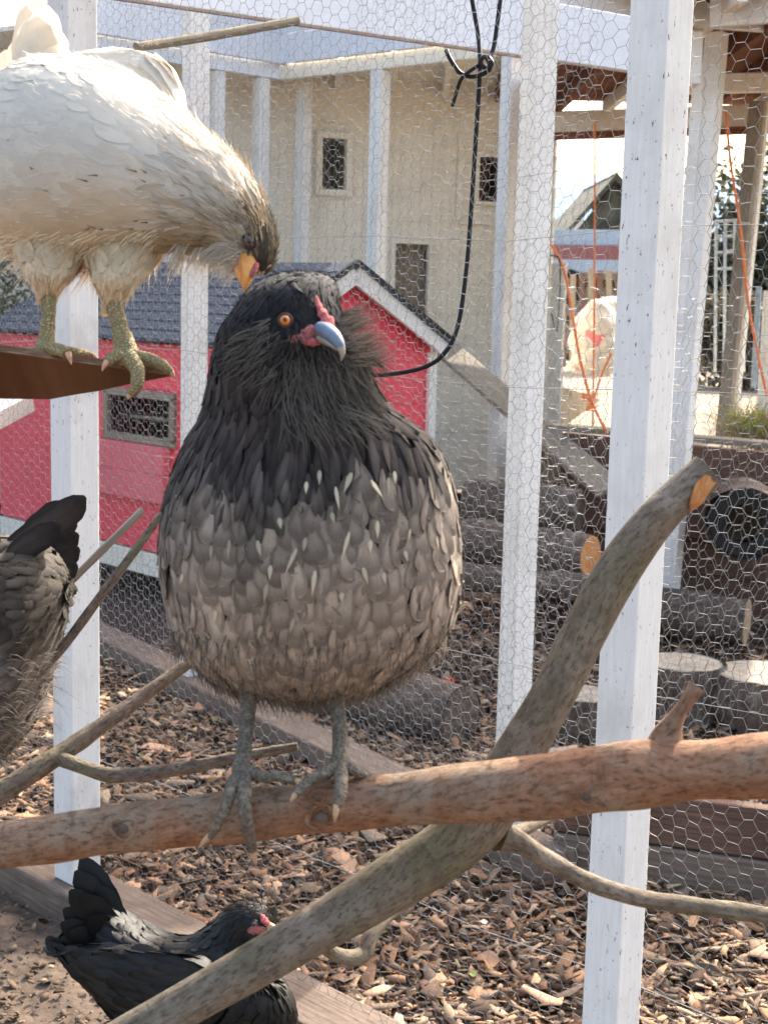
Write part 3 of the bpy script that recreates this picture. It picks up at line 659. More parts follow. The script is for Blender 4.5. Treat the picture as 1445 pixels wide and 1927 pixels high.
# block on top of the double post
q = P(1335, 115, 6.7); beam_part(shed, 'post_cap', q+V((-.075, 0, -.11)), q+V((-.075, 0, .12)), .16, .05, 'white', up=V((1, 0, 0)))
def column(px_t, y_t, px_b, y_b, d, w, dp, mat, rot=.75, parent=shed, name='post'):
    t = P(px_t, y_t, d); b = P(px_b, y_b, d*1.0); b.y = t.y; m = MB(); m.beam(b, t, w, dp, up=V((math.cos(rot), math.sin(rot), 0))); return m.build(name, M[mat], parent, bevel=.004)
column(1349, 60, 1287, 1160, 6.9, .09, .075, 'white', .9); column(1322, 150, 1268, 1160, 6.96, .06, .09, 'white', .9)
column(1424, 190, 1380, 850, 8.6, .075, .06, 'grey_wood', .9); column(1442, 190, 1398, 850, 8.7, .04, .05, 'cream', .9)
m = MB(); m.tube([(P(1428, 540, 9.3), .02), (P(1418, 730, 9.3), .02)], 10, 2); m.build('pipe', M['grey_metal'], shed, smooth=True)
# coarse wire on the shed opening
shw = rq(1000, 7.6, 0); netting(shed, (shw.x, shw.y), V((.985, -.17, 0)).normalized(), V((.17, .985, 0)).normalized(), 2.3, .95, 2.85, .075, .0007, seed=12, wob=.03)

# ------------------------------------------------------------------ terrace at right
tz = .86
m = MB(); tp = [rq(1005, 8.05, 0), rq(1900, 7.45, 0), V((60, 40, 0)), V((60, 120, 0)), V((-6, 120, 0)), V((1.75, 12, 0))]
m.prism([V((p.x, p.y, tz-.6)) for p in tp], (0, 0, .6)); m.build('terrace', M['terrace'], kind='structure')
wl = thing('retaining_wall', 'dark brown board retaining wall along the terrace edge', 'wall', rq(1200, 7.6, 0))
for (x0, y0, x1, y1, d0, d1_, h_, mt) in ((1058, 836, 1620, 893, 7.75, 7.3, .24, 'brown'), (1015, 922, 1620, 985, 7.8, 7.34, .22, 'brown')):
    beam_part(wl, 'plank', P(x0, y0+20, d0), P(x1, y1+20, d1_), .05, h_, mt, .006)
beam_part(wl, 'cap_board', P(1030, 802, 7.9), P(1620, 850, 7.5), .16, .03, 'grey_wood', .004)
beam_part(wl, 'plank', P(1000, 1000, 7.9), P(1620, 1070, 7.45), .05, .24, 'brown', .006)
beam_part(wl, 'plank', P(1000, 1080, 7.95), P(1620, 1150, 7.5), .05, .24, 'brown', .006)
# long weathered plank leaning down from the coop
m = MB(); m.beam(P(838, 655, 8.9), P(1150, 925, 7.2), .17, .03, up=V((0, -.5, 1))); tag(m.build('ramp_plank', M['grey_wood'], bevel=.004), 'long weathered plank slanting down from the coop to the retaining wall', 'plank')
# low cream foundation and steps

# logs
def log(name, a, b, r, label, cut='cut', group=None, mat='bark_dark', hollow=False, amp=.09, cat='log'):
    a = V(a); b = V(b); t = thing(name, label, cat, (a+b)/2-V((0, 0, r)), group)
    m = MB(); m.tube([(a, r), (lerp(a, b, .5), r*1.03), (b, r*.97)], 22, 7, amp=amp, nf=9, caps=False); m.build('bark', M[mat], t, smooth=True)
    d = (b-a).normalized(); ref = V((0, 0, 1)) if abs(d.z) < .9 else V((0, 1, 0)); s = d.cross(ref).normalized(); u = s.cross(d)
    for c, sg in ((a, -1), (b, 1)):
        m = MB(); vs = []; K = 20; rr = [.965+.02*random.random() for _ in range(K)]
        for q, off in ((1.0, 0), (.93, .004), (.55, .002), (.1, .006)):
            for k in range(K):
                th = 2*math.pi*k/K; vs.append(c+d*sg*(off*1.0)-d*sg*.003+(s*math.cos(th)+u*math.sin(th))*r*q*rr[k])
        fs = []; uv = []
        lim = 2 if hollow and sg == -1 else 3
        for i in range(lim):
            for k in range(K):
                f = (i*K+k, i*K+(k+1) % K, (i+1)*K+(k+1) % K, (i+1)*K+k); fs.append(f); uv.append([((vs[x]-c).dot(s), (vs[x]-c).dot(u)) for x in f])
        if lim == 3: fs.append(tuple(3*K+k for k in range(K))); uv.append([((vs[x]-c).dot(s), (vs[x]-c).dot(u)) for x in fs[-1]])
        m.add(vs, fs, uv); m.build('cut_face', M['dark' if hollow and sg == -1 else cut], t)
    return t
def onground(px, py): return G(px, py, 0)
# the log lying between the fences, cut end to the right
g = G(770, 1390); log('log', (g.x-.52, g.y+.42, .13), (g.x+.19, g.y-.12, .12), .125, 'dark log lying behind the hen with its cut end facing right', 'bark_dark')
g = G(1300, 1370); log('stump', (g.x-.05, g.y, 0), (g.x-.05, g.y, .27), .16, 'weathered stump with flat grey top just right of the thick post', 'stump_top', cat='stump', amp=.12)
g = G(1420, 1392); log('stump', (g.x+.04, g.y+.06, 0), (g.x+.04, g.y+.06, .255), .2, 'widest stump at the right edge of the picture with flat grey top', 'stump_top', cat='stump', amp=.12)
g = G(1090, 1400); log('stump', (g.x, g.y, 0), (g.x, g.y, .20), .13, 'low dark stump between the two white posts behind the fork', 'stump_top', cat='stump', amp=.12)
g = G(1330, 1230); log('log', (g.x-.5, g.y+.18, .20), (g.x+.16, g.y-.10, .18), .115, 'long log with sunlit top lying behind the stumps', 'cut')
g = G(1400, 1140); log('log', (g.x-.55, g.y+.2, .3), (g.x+.5, g.y-.1, .3), .12, 'upper log with pale split top under the retaining wall', 'cut')
q = P(1400, 985, 6.9); log('hollow_log', q, q+V((.1, .5, .0)), .17, 'hollow log showing its black opening at the right edge', 'cut', hollow=True)
q = P(1052, 1040, 6.6); log('log', q+V((-.42, .3, 0)), q+V((.13, -.1, 0)), .10, 'short log with orange sawn end stacked by the post', 'cut_orange')
q = P(1070, 960, 7.2); log('log', q+V((-.5, .12, 0)), q+V((.05, -.05, 0)), .12, 'grey log with rounded end under the leaning plank', 'bark_dark')
q = P(1020, 1100, 6.4); log('log', q+V((-.7, .25, 0)), q+V((.35, -.1, 0)), .06, 'thin split log lying on the ground in front of the stack', 'cut')
q = G(880, 1120, .06); log('log', q+V((-.15, .1, 0)), q+V((.25, -.02, 0)), .06, 'small pale log beside the foot of the porch post', 'cut', mat='bark_red')
q = G(1240, 1115, .1); log('log', q+V((-.5, .2, .25)), q+V((.3, -.1, .25)), .11, 'dark rough log behind the double white post', 'bark_dark')
# plank retaining edge at the right foreground
re = thing('garden_edge', 'two stacked dark planks edging the mulch at the lower right', 'edging', G(1230, 1690))
e_a = G(1040, 1655); e_b = G(1480, 1735)
for k, mt in ((0, 'sill'), (1, 'brown')):
    z = .075+k*.15; beam_part(re, 'plank', V((e_a.x, e_a.y+k*.01, z)), V((e_b.x+.3, e_b.y-.04+k*.01, z)), .05, .145, mt, .006)
# bits and pieces on the mulch
def leafshape(name, c, size, col, label, cat='leaf', rot=0.0):
    m = MB(); K = 9; vs = [V(c)+V((0, 0, .008))]
    for k in range(K):
        t = 2*math.pi*k/K+rot; r = size*(1.0 if k % 2 == 0 else .72)*(1 if k else 1.3); vs.append(V(c)+V((math.cos(t)*r, math.sin(t)*r, .004+.35*size*math.sin(t*2)+.3*size)))
    m.add(vs, [(0, 1+k, 1+(k+1) % K) for k in range(K)], None, 0, col); return tag(m.build(name, M['leaves'], smooth=True), label, cat)
leafshape('red_leaf', G(838, 1286, .05), .035, (.75, .07, .02), 'bright orange-red leaf on the mulch beside the dark log')
leafshape('green_leaf', G(886, 1839, .06), .014, (.25, .28, .06), 'small green leaf on the mulch right of the fork', rot=.5)
leafshape('white_feather', G(907, 1740, .06), .012, (.8, .76, .66), 'tiny cream scrap lying on the bark mulch', 'scrap')
leafshape('orange_leaf', G(650, 1640, .06), .035, (.50, .30, .17), 'large curled tan leaf on the mulch below the perch', rot=1)
leafshape('orange_leaf', G(915, 1815, .06), .035, (.42, .24, .15), 'large round brown leaf near the white post foot', rot=2)

# ------------------------------------------------------------------ things on the terrace and beyond
bag = thing('feed_bag', 'bulging white feed bag with red print standing on the terrace', 'bag', P(1118, 700, 11.5))
c = P(1118, 640, 11.5); m = MB(); m.tube([(c+V((0, 0, -.26)), .15), (c+V((0, 0, -.2)), .18), (c, .19), (c+V((.02, 0, .17)), .16), (c+V((.03, 0, .27)), .10), (c+V((.04, 0, .31)), .04)], 28, 8, amp=.09, nf=16); m.build('sack', M['bag'], bag, smooth=True)
c = P(1150, 590, 11.9); m = MB(); m.ball(c, .2, 16, 10, ax=(V((.24, 0, .02)), V((0, .2, 0)), V((0, 0, .14)))); tag(m.build('folded_cover', M['bag'], smooth=True), 'rounded cream bundle heaped on top behind the feed bag', 'bundle')
pal = thing('pallet_stack', 'weathered upright pallet boards behind the feed bag', 'pallets', P(1100, 700, 13))
for k in range(8):
    x = 1042+k*17; beam_part(pal, 'slat', P(x, 690, 13), P(x+2, 512+random.uniform(-8, 8), 13), .05, .03, 'brown' if k % 2 else 'grey_wood', up=V((0, 1, 0)))
for y in (530, 600, 670): beam_part(pal, 'rail', P(1034, y, 13.06), P(1190, y+4, 13.06), .04, .07, 'brown')
ns = thing('garden_shed', 'distant shed with dark mossy gable roof seen between the posts', 'shed', V((2.9, 24, tz)))
ax = P(1160, 338, 22); e_l = P(1068, 442, 22)
m = MB()
for sg in (1,):
    m.prism([ax, e_l, e_l+V((.0, 4, 0)), ax+V((0, 4, 0))], (.02, 0, .12)); er = V((2*ax.x-e_l.x, e_l.y, e_l.z)); m.prism([ax, er, er+V((0, 4, 0)), ax+V((0, 4, 0))], (0, 0, .12)); m.prism([e_l+V((.1, .2, 0)), er+V((-.1, .2, 0)), ax+V((0, .2, -.03))], (0, .05, 0))
m.build('roof', M['moss_roof'], ns)
m = MB(); zz = e_l.z; m.prism([V((e_l.x+.1, e_l.y+.3, tz)), V((er.x-.1, e_l.y+.3, tz)), V((er.x-.1, e_l.y+.3, zz)), V((e_l.x+.1, e_l.y+.3, zz))], (0, 3.4, 0)); m.build('wall', M['grey_wood'], ns)
tr_ = thing('parked_trailer', 'blurred trailer with a red band between blue-grey panels beyond the terrace', 'trailer', V((2.6, 18, tz)))
a = P(1010, 472, 17); b = P(1210, 472, 17)
for (y0, mt, h_, of) in ((450, 'truck_blue', .20, 0), (476, 'truck_red', .17, -.02), (500, 'truck_blue', .14, 0)):
    beam_part(tr_, 'side_panel', P(1000, y0, 17+of), P(1230, y0+3, 17+of), .9, h_, mt)
for x in (1060, 1180):
    w_ = P(x, 540, 17); m = MB(); m.tube([(w_+V((0, -.45, 0)), .2), (w_+V((0, -.3, 0)), .2)], 18, 1); m.build('wheel', M['dark'], tr_)
pb = MB(); a = P(900, 425, 40); b = P(1140, 425, 40); pb.prism([V((a.x, a.y, tz-.9)), V((b.x, b.y, tz-.9)), V((b.x, b.y, a.z+.25)), V((a.x, a.y, a.z+.25))], (0, 6, 0))
tag(pb.build('distant_house', M['pale']), 'pale flat fronted house far beyond the terrace', 'house')

hm = MB(); hv = []; hf = []
for i in range(61):
    x = -500+i*25; h_ = 52+10*math.sin(i*.31)+6*math.sin(i*.9+1); hv += [V((x, 560, -1)), V((x, 640, h_*.75)), V((x, 700, h_)), V((x, 900, -1))]
for i in range(60):
    for k in range(3): hf.append((i*4+k, i*4+4+k, i*4+5+k, i*4+1+k))
hm.add(hv, hf); hm.build('hills', M['hill'], smooth=True, kind='structure')
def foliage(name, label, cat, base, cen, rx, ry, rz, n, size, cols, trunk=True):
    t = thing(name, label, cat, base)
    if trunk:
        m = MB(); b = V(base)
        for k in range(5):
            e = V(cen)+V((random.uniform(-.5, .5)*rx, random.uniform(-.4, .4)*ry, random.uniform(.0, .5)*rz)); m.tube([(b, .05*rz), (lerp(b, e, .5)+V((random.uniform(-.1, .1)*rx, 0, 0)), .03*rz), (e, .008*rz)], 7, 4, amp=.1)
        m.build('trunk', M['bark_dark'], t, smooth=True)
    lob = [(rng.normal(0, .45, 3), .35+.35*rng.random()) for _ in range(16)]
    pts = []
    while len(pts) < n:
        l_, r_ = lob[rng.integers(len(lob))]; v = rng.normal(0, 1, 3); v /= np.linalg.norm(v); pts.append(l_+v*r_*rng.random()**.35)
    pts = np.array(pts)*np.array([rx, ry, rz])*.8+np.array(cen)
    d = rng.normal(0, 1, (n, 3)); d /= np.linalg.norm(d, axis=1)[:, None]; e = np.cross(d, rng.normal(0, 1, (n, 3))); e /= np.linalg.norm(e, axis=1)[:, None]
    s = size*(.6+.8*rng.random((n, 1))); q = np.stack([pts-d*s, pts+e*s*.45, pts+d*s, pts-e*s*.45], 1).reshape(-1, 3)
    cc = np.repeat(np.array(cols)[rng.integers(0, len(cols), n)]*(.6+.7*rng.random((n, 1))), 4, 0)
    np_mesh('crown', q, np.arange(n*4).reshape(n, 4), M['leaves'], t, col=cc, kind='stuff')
GR = [(.06, .10, .025), (.09, .13, .035), (.14, .17, .05), (.04, .07, .02), (.2, .15, .08)]
c = P(20, 540, 9.4); foliage('bush', 'green leafy bush left of the hen house, under the pale hen', 'bush', (c.x-.2, c.y, 0), (c.x-.35, c.y, 1.35), .62, .5, 1.0, 9000, .03, GR)
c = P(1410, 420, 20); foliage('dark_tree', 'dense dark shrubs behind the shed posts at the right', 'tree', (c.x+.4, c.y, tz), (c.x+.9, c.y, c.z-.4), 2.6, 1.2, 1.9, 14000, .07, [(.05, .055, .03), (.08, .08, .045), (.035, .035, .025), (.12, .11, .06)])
c = P(1420, 600, 14); foliage('shrub', 'scrubby brown-green growth behind the wire rack on the right', 'shrub', (c.x, c.y, tz), (c.x, c.y, c.z-.1), 1.0, .5, .7, 5000, .05, [(.08, .07, .05), (.05, .05, .035), (.14, .12, .08)])
# cream board hut at the right edge
hut = thing('cream_hut', 'cream clapboard hut corner at the right edge behind the pipe', 'hut', P(1440, 740, 10.5))
h0 = P(1428, 700, 10.3); h0.z = 0; wall_planks(hut, h0, V((1, -.1, 0)).normalized(), V((-.1, -1, 0)).normalized(), 1.2, tz, 1.75, .085, 'cream', name='clapboard')
rack = thing('wire_rack', 'grey metal rack with square openings on the terrace', 'rack', P(1370, 520, 11))
for y in (416, 445, 475, 506): beam_part(rack, 'rail', P(1345, y, 11), P(1400, y-2, 11), .02, .02, 'grey_metal')
for x in (1345, 1362, 1380, 1399): beam_part(rack, 'upright', P(x, 700, 11), P(x+3, 414, 11), .02, .02, 'grey_metal')
m = MB(); c = P(1378, 555, 10.5); m.tube([(c+V((math.cos(t)*.04+.01*t, 0, math.sin(t)*.075)), .008) for t in np.linspace(0, 9.5, 18)], 6, 3); tag(m.build('white_hose_coil', M['pale'], smooth=True), 'small white coil of hose hanging beside the shed post', 'hose')
# hay tuft
n = 2600; c = P(1432, 800, 8.0); root = np.array(c)+rng.normal(0, 1, (n, 3))*np.array([.10, .07, .05])-np.array([0, 0, .05]); dr = rng.normal(0, .6, (n, 3))+np.array([0, 0, .5]); dr /= np.linalg.norm(dr, axis=1)[:, None]; L_ = .05+.09*rng.random((n, 1))
sd_ = np.cross(dr, np.array([0, 1., 0])); q = np.stack([root-sd_*.0015, root+sd_*.0015, root+dr*L_+sd_*.0006, root+dr*L_-sd_*.0006], 1).reshape(-1, 3)
up_ = (root[:, 2] > c.z-.04)[:, None]; cc = np.where(up_ & (rng.random((n, 1)) < .5), np.array([[.35, .42, .06]]), np.array([[.32, .22, .10]]))*(.6+.6*rng.random((n, 1)))
tag(np_mesh('hay_clump', q, np.arange(n*4).reshape(n, 4), M['hay'], col=np.repeat(cc, 4, 0), kind='stuff'), 'round clump of dry grass with green tips on the terrace edge', 'grass')
# orange cords
def cord(name, pts, r, mat, label, cat='cord', seg=7, parent=None):
    m = MB(); m.tube([(P(*p), r) for p in pts], seg, 8); o = m.build(name, M[mat], parent, smooth=True)
    if not parent: tag(o, label, cat)
    return o
cord('orange_rope', [(1119, 225, 8.2), (1119, 420, 8.2), (1118, 600, 8.1), (1115, 805, 8.0)], .0055, 'orange', 'straight orange cord hanging down between the two white posts')
cord('orange_rope', [(1038, 460, 7.2), (1062, 510, 7.2), (1078, 600, 7.2), (1090, 670, 7.2), (1108, 740, 7.2), (1122, 775, 7.2), (1142, 815, 7.2)], .0075, 'orange', 'loose orange cord curving down past the feed bag')
cord('orange_rope', [(1150, 665, 7.3), (1132, 705, 7.3), (1119, 745, 7.25), (1108, 770, 7.2)], .006, 'orange', 'short orange cord end rising to the thick white post')
cord('orange_rope', [(1366, 210, 7.6), (1374, 300, 7.6), (1392, 420, 7.6), (1408, 570, 7.6), (1425, 660, 7.6), (1443, 745, 7.6)], .0075, 'orange', 'orange cord hanging beside the shed post at the right edge')
m = MB(); c = P(1103, 748, 7.15); m.prism([c+V((-.025, 0, -.01)), c+V((.02, 0, -.02)), c+V((.03, 0, .012)), c+V((-.02, 0, .022))], (0, .006, 0)); c = P(1110, 768, 7.15); m.prism([c+V((-.02, 0, -.015)), c+V((.02, 0, -.012)), c+V((.02, 0, .012)), c+V((-.015, 0, .012))], (0, .006, 0))
tag(m.build('orange_tag', M['orange']), 'small orange plastic flags knotted on the loose cord', 'tag')
# black rubber cord with its knot
cord('black_cord', [(885, -20, 2.9), (890, 10, 2.9), (900, 70, 2.9), (903, 130, 2.88), (897, 230, 2.9), (886, 400, 2.92), (877, 510, 2.92), (862, 610, 2.92), (838, 662, 2.92), (800, 690, 2.94), (740, 703, 2.96), (690, 706, 2.98)], .0047, 'cord', 'long black rubber cord hanging in a curve beside the white post')
kn = [(943, -20, 2.87), (936, 40, 2.87), (926, 98, 2.86), (910, 106, 2.84), (904, 118, 2.84), (915, 128, 2.84), (926, 118, 2.84), (916, 106, 2.85), (922, 128, 2.86), (898, 142, 2.86), (868, 138, 2.86), (848, 112, 2.87), (840, 94, 2.88)]
cord('black_cord', kn, .0047, 'cord', 'second black cord tied in a knot at the top of the long one')
cord('black_cord', [(908, 118, 2.85), (888, 130, 2.85), (870, 145, 2.85), (862, 162, 2.86), (851, 200, 2.87)], .0038, 'cord', 'short loose tail of black cord below the knot')
cord('thin_black_cable', [(1036, 480, 7.0), (1054, 500, 7.0), (1048, 620, 8.9), (1038, 590, 8.9)], .004, 'cord', 'thin dark cable at the cream wall corner between the posts')

# ------------------------------------------------------------------ branches
br = thing('perch_branch', 'thick reddish brown perch branch the dark hen stands on', 'branch', P(700, 1515, 1.2))
def pr(x, yt, yb, d): return (P(x, (yt+yb)/2, d), (yb-yt)/2*d/FPX)
kp = [(np.array(P(232, 1528, 1.20)), .016, .006), (np.array(P(600, 1540, 1.165)), .014, .006), (np.array(P(1108, 1560, 1.12)), .016, .011), (np.array(P(1262, 1392, 1.09)), .016, .010), (np.array(P(870, 1445, 1.15)), .02, .004), (np.array(P(1180, 1400, 1.12)), .014, .003)]
pts = [pr(-260, 1588, 1668, 1.26), pr(-60, 1556, 1644, 1.245), pr(100, 1533, 1624, 1.235), pr(200, 1518, 1607, 1.23), pr(300, 1506, 1600, 1.225), pr(450, 1488, 1586, 1.215), pr(600, 1470, 1568, 1.205), pr(750, 1456, 1556, 1.195), pr(900, 1434, 1548, 1.18), pr(1020, 1420, 1542, 1.17), pr(1110, 1406, 1532, 1.16), pr(1200, 1396, 1522, 1.15), pr(1300, 1393, 1508, 1.14), pr(1400, 1384, 1503, 1.13), pr(1520, 1372, 1498, 1.12), pr(1760, 1350, 1480, 1.1)]
m = MB(); m.tube(pts, 40, 16, amp=.042, nf=33, knots=kp); m.build('bark', M['bark_red'], br, smooth=True)
for (kx, ky, kd, kr) in ((232, 1560, 1.206, .0085), (606, 1540, 1.178, .0095), (596, 1500, 1.177, .005), (1105, 1500, 1.135, .006), (860, 1500, 1.162, .007), (1010, 1470, 1.15, .005)):
    m = MB(); c = P(kx, ky, kd); ring = []
    for k in range(15):
        t = 2*math.pi*k/14; ring.append((c+(Rt*math.cos(t)*1.25+Up*math.sin(t))*kr*(1+.12*math.sin(3*t+kx)), kr*.2*(1+.35*math.sin(2*t+ky))))
    m.tube(ring, 8, 2, caps=False, amp=.25, nf=400); kb = m.build('knot', M['bark_red'], br, smooth=True)
    m = MB(); m.ball(c, kr*.7, 12, 8, ax=(Rt*kr*.6, Fw*kr*.22, Up*kr*.45)); m.build('knot_core', M['bark_dark'], kb, smooth=True)
m = MB(); m.tube([(P(1246, 1425, 1.15), .019), (P(1256, 1388, 1.15), .013), (P(1270, 1355, 1.145), .0068), (P(1296, 1314, 1.14), .0060), (P(1311, 1292, 1.14), .0066)], 14, 8, amp=.09, nf=80); m.build('side_stub', M['bark_red'], br, smooth=True)
fk = thing('forked_branch', 'big grey-green forked branch crossing behind the perch to a sawn end', 'branch', P(600, 1750, 1.27))
def fb(x, y, w, d): return (P(x, y, d), w*(.86 if w > 70 else .94)/2*d/FPX)
m = MB(); m.tube([fb(60, 2060, 96, 1.24), fb(230, 1960, 96, 1.25), fb(400, 1862, 98, 1.26), fb(560, 1770, 106, 1.27), fb(720, 1675, 118, 1.28), fb(860, 1582, 132, 1.29), fb(930, 1500, 128, 1.295), fb(985, 1405, 108, 1.3), fb(1045, 1300, 98, 1.3), fb(1098, 1195, 98, 1.3), fb(1150, 1095, 99, 1.3), fb(1215, 1000, 92, 1.3), fb(1275, 935, 84, 1.3), fb(1332, 886, 82, 1.3)], 32, 10, amp=.03, nf=22, knots=[(np.array(P(700, 1720, 1.24)), .02, .004), (np.array(P(1240, 960, 1.28)), .012, .005)], cap_mi=1)
m.build('bark', [M['bark_grey'], M['cut']], fk, smooth=True)
# torn orange wood by the sawn end
m = MB(); 
e = [P(1298, 948, 1.281), P(1308, 912, 1.279), P(1326, 893, 1.281), P(1352, 899, 1.288), P(1338, 922, 1.285), P(1322, 948, 1.286), P(1300, 962, 1.288)]
m.prism(e, (0, .004, -.001)); m.build('torn_wood', M['cut_orange'], fk, bevel=.001)
tw = [[fb(950, 1575, 60, 1.30), fb(985, 1590, 42, 1.30), fb(1040, 1625, 38, 1.31), fb(1120, 1665, 36, 1.32), fb(1200, 1690, 35, 1.33), fb(1300, 1705, 36, 1.34), fb(1445, 1724, 34, 1.35), fb(1640, 1760, 28, 1.37)],
      [fb(590, 1750, 40, 1.30), fb(620, 1790, 32, 1.31), fb(655, 1803, 30, 1.32), fb(685, 1796, 34, 1.33), fb(700, 1760, 30, 1.34), fb(735, 1722, 22, 1.36), fb(790, 1690, 14, 1.4)],
      [fb(930, 1580, 50, 1.31), fb(970, 1568, 30, 1.33), fb(1015, 1548, 22, 1.36), fb(1060, 1530, 14, 1.4)]]
for t in tw:
    m = MB(); m.tube(t, 16, 8, amp=.06, nf=60); m.build('side_branch', M['bark_grey'], fk, smooth=True)
lb = thing('thin_branch', 'thin forked branch rising from the lower left in front of the white post', 'branch', P(60, 1460, 1.5))
m = MB(); m.tube([fb(-260, 1660, 52, 1.42), fb(-80, 1545, 48, 1.45), fb(40, 1467, 44, 1.47), fb(135, 1405, 38, 1.5), fb(230, 1338, 30, 1.53), fb(340, 1258, 24, 1.57), fb(400, 1215, 20, 1.6)], 18, 8, amp=.05, nf=60); m.build('bark', M['bark_twig'], lb, smooth=True)
m = MB(); m.tube([fb(105, 1425, 34, 1.49), fb(150, 1442, 28, 1.48), fb(210, 1459, 30, 1.47), fb(300, 1453, 28, 1.45), fb(380, 1440, 26, 1.43), fb(450, 1425, 22, 1.42), fb(560, 1405, 18, 1.42)], 16, 8, amp=.05, nf=60); m.build('side_branch', M['bark_twig'], lb, smooth=True)
m = MB(); m.tube([fb(60, 1280, 20, 1.55), fb(120, 1215, 20, 1.56), fb(200, 1108, 19, 1.58), fb(270, 1015, 17, 1.6), fb(302, 968, 15, 1.61)], 12, 8, amp=.05, nf=60); tag(m.build('stick', M['bark_twig'], smooth=True), 'longer of the two bare sticks crossing the left white post', 'stick')
m = MB(); m.tube([fb(60, 1165, 16, 1.62), fb(130, 1097, 16, 1.64), fb(200, 1028, 16, 1.66), fb(268, 960, 15, 1.68)], 10, 6, amp=.05, nf=60); tag(m.build('stick', M['grey_wood'], smooth=True), 'shorter broken stick behind the tail of the left hen', 'stick')
# tilted plywood shelf under the pale hen
sh = thing('plywood_shelf', 'ragged plywood corner the pale hen stands on', 'shelf', P(100, 700, 1.36))
A_, B_, C__, D__ = P(-150, 640, 1.30), P(325, 707, 1.315), P(96, 751, 1.42), P(-160, 741, 1.47)
edge = [A_]+[lerp(A_, B_, t) for t in (.3, .6)]+[B_]
low = [lerp(B_, C__, t)+V((0, 0, random.uniform(-.0012, .0012))) for t in (.15, .3, .45, .6, .75, .9)]+[C__]+[lerp(C__, D__, t)+V((0, 0, random.uniform(-.0015, .0015))) for t in (.2, .4, .6, .8)]+[D__]
nrm = (B_-A_).cross(C__-A_).normalized(); nrm = nrm if nrm.z > 0 else -nrm
for k in range(3):
    m = MB(); th = .0023; m.prism([p+nrm*(th*k)+V((0, .0006*(k % 2), 0)) for p in edge+low], nrm*(th-.0002), 0, 1); m.build('ply', [M['ply'], M['ply_edge']], sh)

# ------------------------------------------------------------------ hens
class Loft:
    """stations: list of (centre, A, B) with half-axis vectors, head end first"""
    def __init__(s, st, n=90):
        T = np.linspace(0, len(st)-1, n); s.n = n
        s.c, s.A, s.B = (cr(np.array([np.array(q[i]) for q in st], float), T) for i in range(3))
    def ev(s, v, th):
        v = np.clip(v, 0, 1)*(s.n-1); i = np.minimum(v.astype(int), s.n-2); f = (v-i)[:, None]
        g = lambda X: X[i]*(1-f)+X[i+1]*f
        return g(s.c)+g(s.A)*np.cos(th)[:, None]+g(s.B)*np.sin(th)[:, None]
    def normal(s, v, th):
        e = .01; a = s.ev(np.minimum(v+e, 1), th)-s.ev(np.maximum(v-e, 0), th); b = s.ev(v, th+.03)-s.ev(v, th-.03); N = np.cross(a, b); N /= np.linalg.norm(N, axis=1)[:, None]+1e-12
        vi = np.clip(v, 0, 1)*(s.n-1); c = s.c[vi.astype(int)]; sg = np.sign(((s.ev(v, th)-c)*N).sum(1)); sg[sg == 0] = 1; return N*sg[:, None]
    def mesh(s, mb, seg=40, shrink=.97, mi=0, col=(.1, .1, .1), colfn=None):
        vs = []; cols = []
        for i in range(s.n):
            for k in range(seg):
                t = 2*math.pi*k/seg; p = s.c[i]+(s.A[i]*math.cos(t)+s.B[i]*math.sin(t))*shrink; vs.append(p); cols.append(colfn(p) if colfn else col)
        fs = [(i*seg+k, i*seg+(k+1) % seg, (i+1)*seg+(k+1) % seg, (i+1)*seg+k) for i in range(s.n-1) for k in range(seg)]
        fs += [tuple(range(seg))[::-1], tuple((s.n-1)*seg+k for k in range(seg))]
        mb.add(vs, fs, None, mi, cols)
    def samples(s, spacing):
        """rows of feather roots: (v, theta) staggered; spacing(v, pos) -> (row step, across step)"""
        out = []; v = .002; k = 0; ths = np.linspace(0, 2*np.pi, 24, endpoint=False)
        while v < .995:
            p0 = s.ev(np.full(24, v), ths); p1 = s.ev(np.full(24, v+.01), ths); rate = np.median(np.linalg.norm(p1-p0, axis=1))/.01+1e-6
            per = np.linalg.norm(p0-np.roll(p0, 1, 0), axis=1).sum(); rs, cs = spacing(v); n = max(3, int(per/cs)); ph = (k % 2)*.5
            base = (np.arange(n)+ph+rng.normal(0, .22, n))/n
            cum = np.r_[0, np.cumsum(np.linalg.norm(np.roll(p0, -1, 0)-p0, axis=1))]/per; th = np.interp(base % 1, cum, np.r_[ths, 2*np.pi])
            vv = np.clip(v+rng.normal(0, .25, n)*rs/rate, 0, .999); out.append(np.c_[vv, th]); v += min(rs/rate, .06); k += 1
        return np.concatenate(out)
SH_R = (np.array([0, .3, .6, .82, .95, 1.0]), np.array([.45, .88, 1.0, .86, .5, .1]))
SH_P = (np.array([0, .3, .55, .78, .92, 1.0]), np.array([.45, .85, .9, .62, .3, .04]))
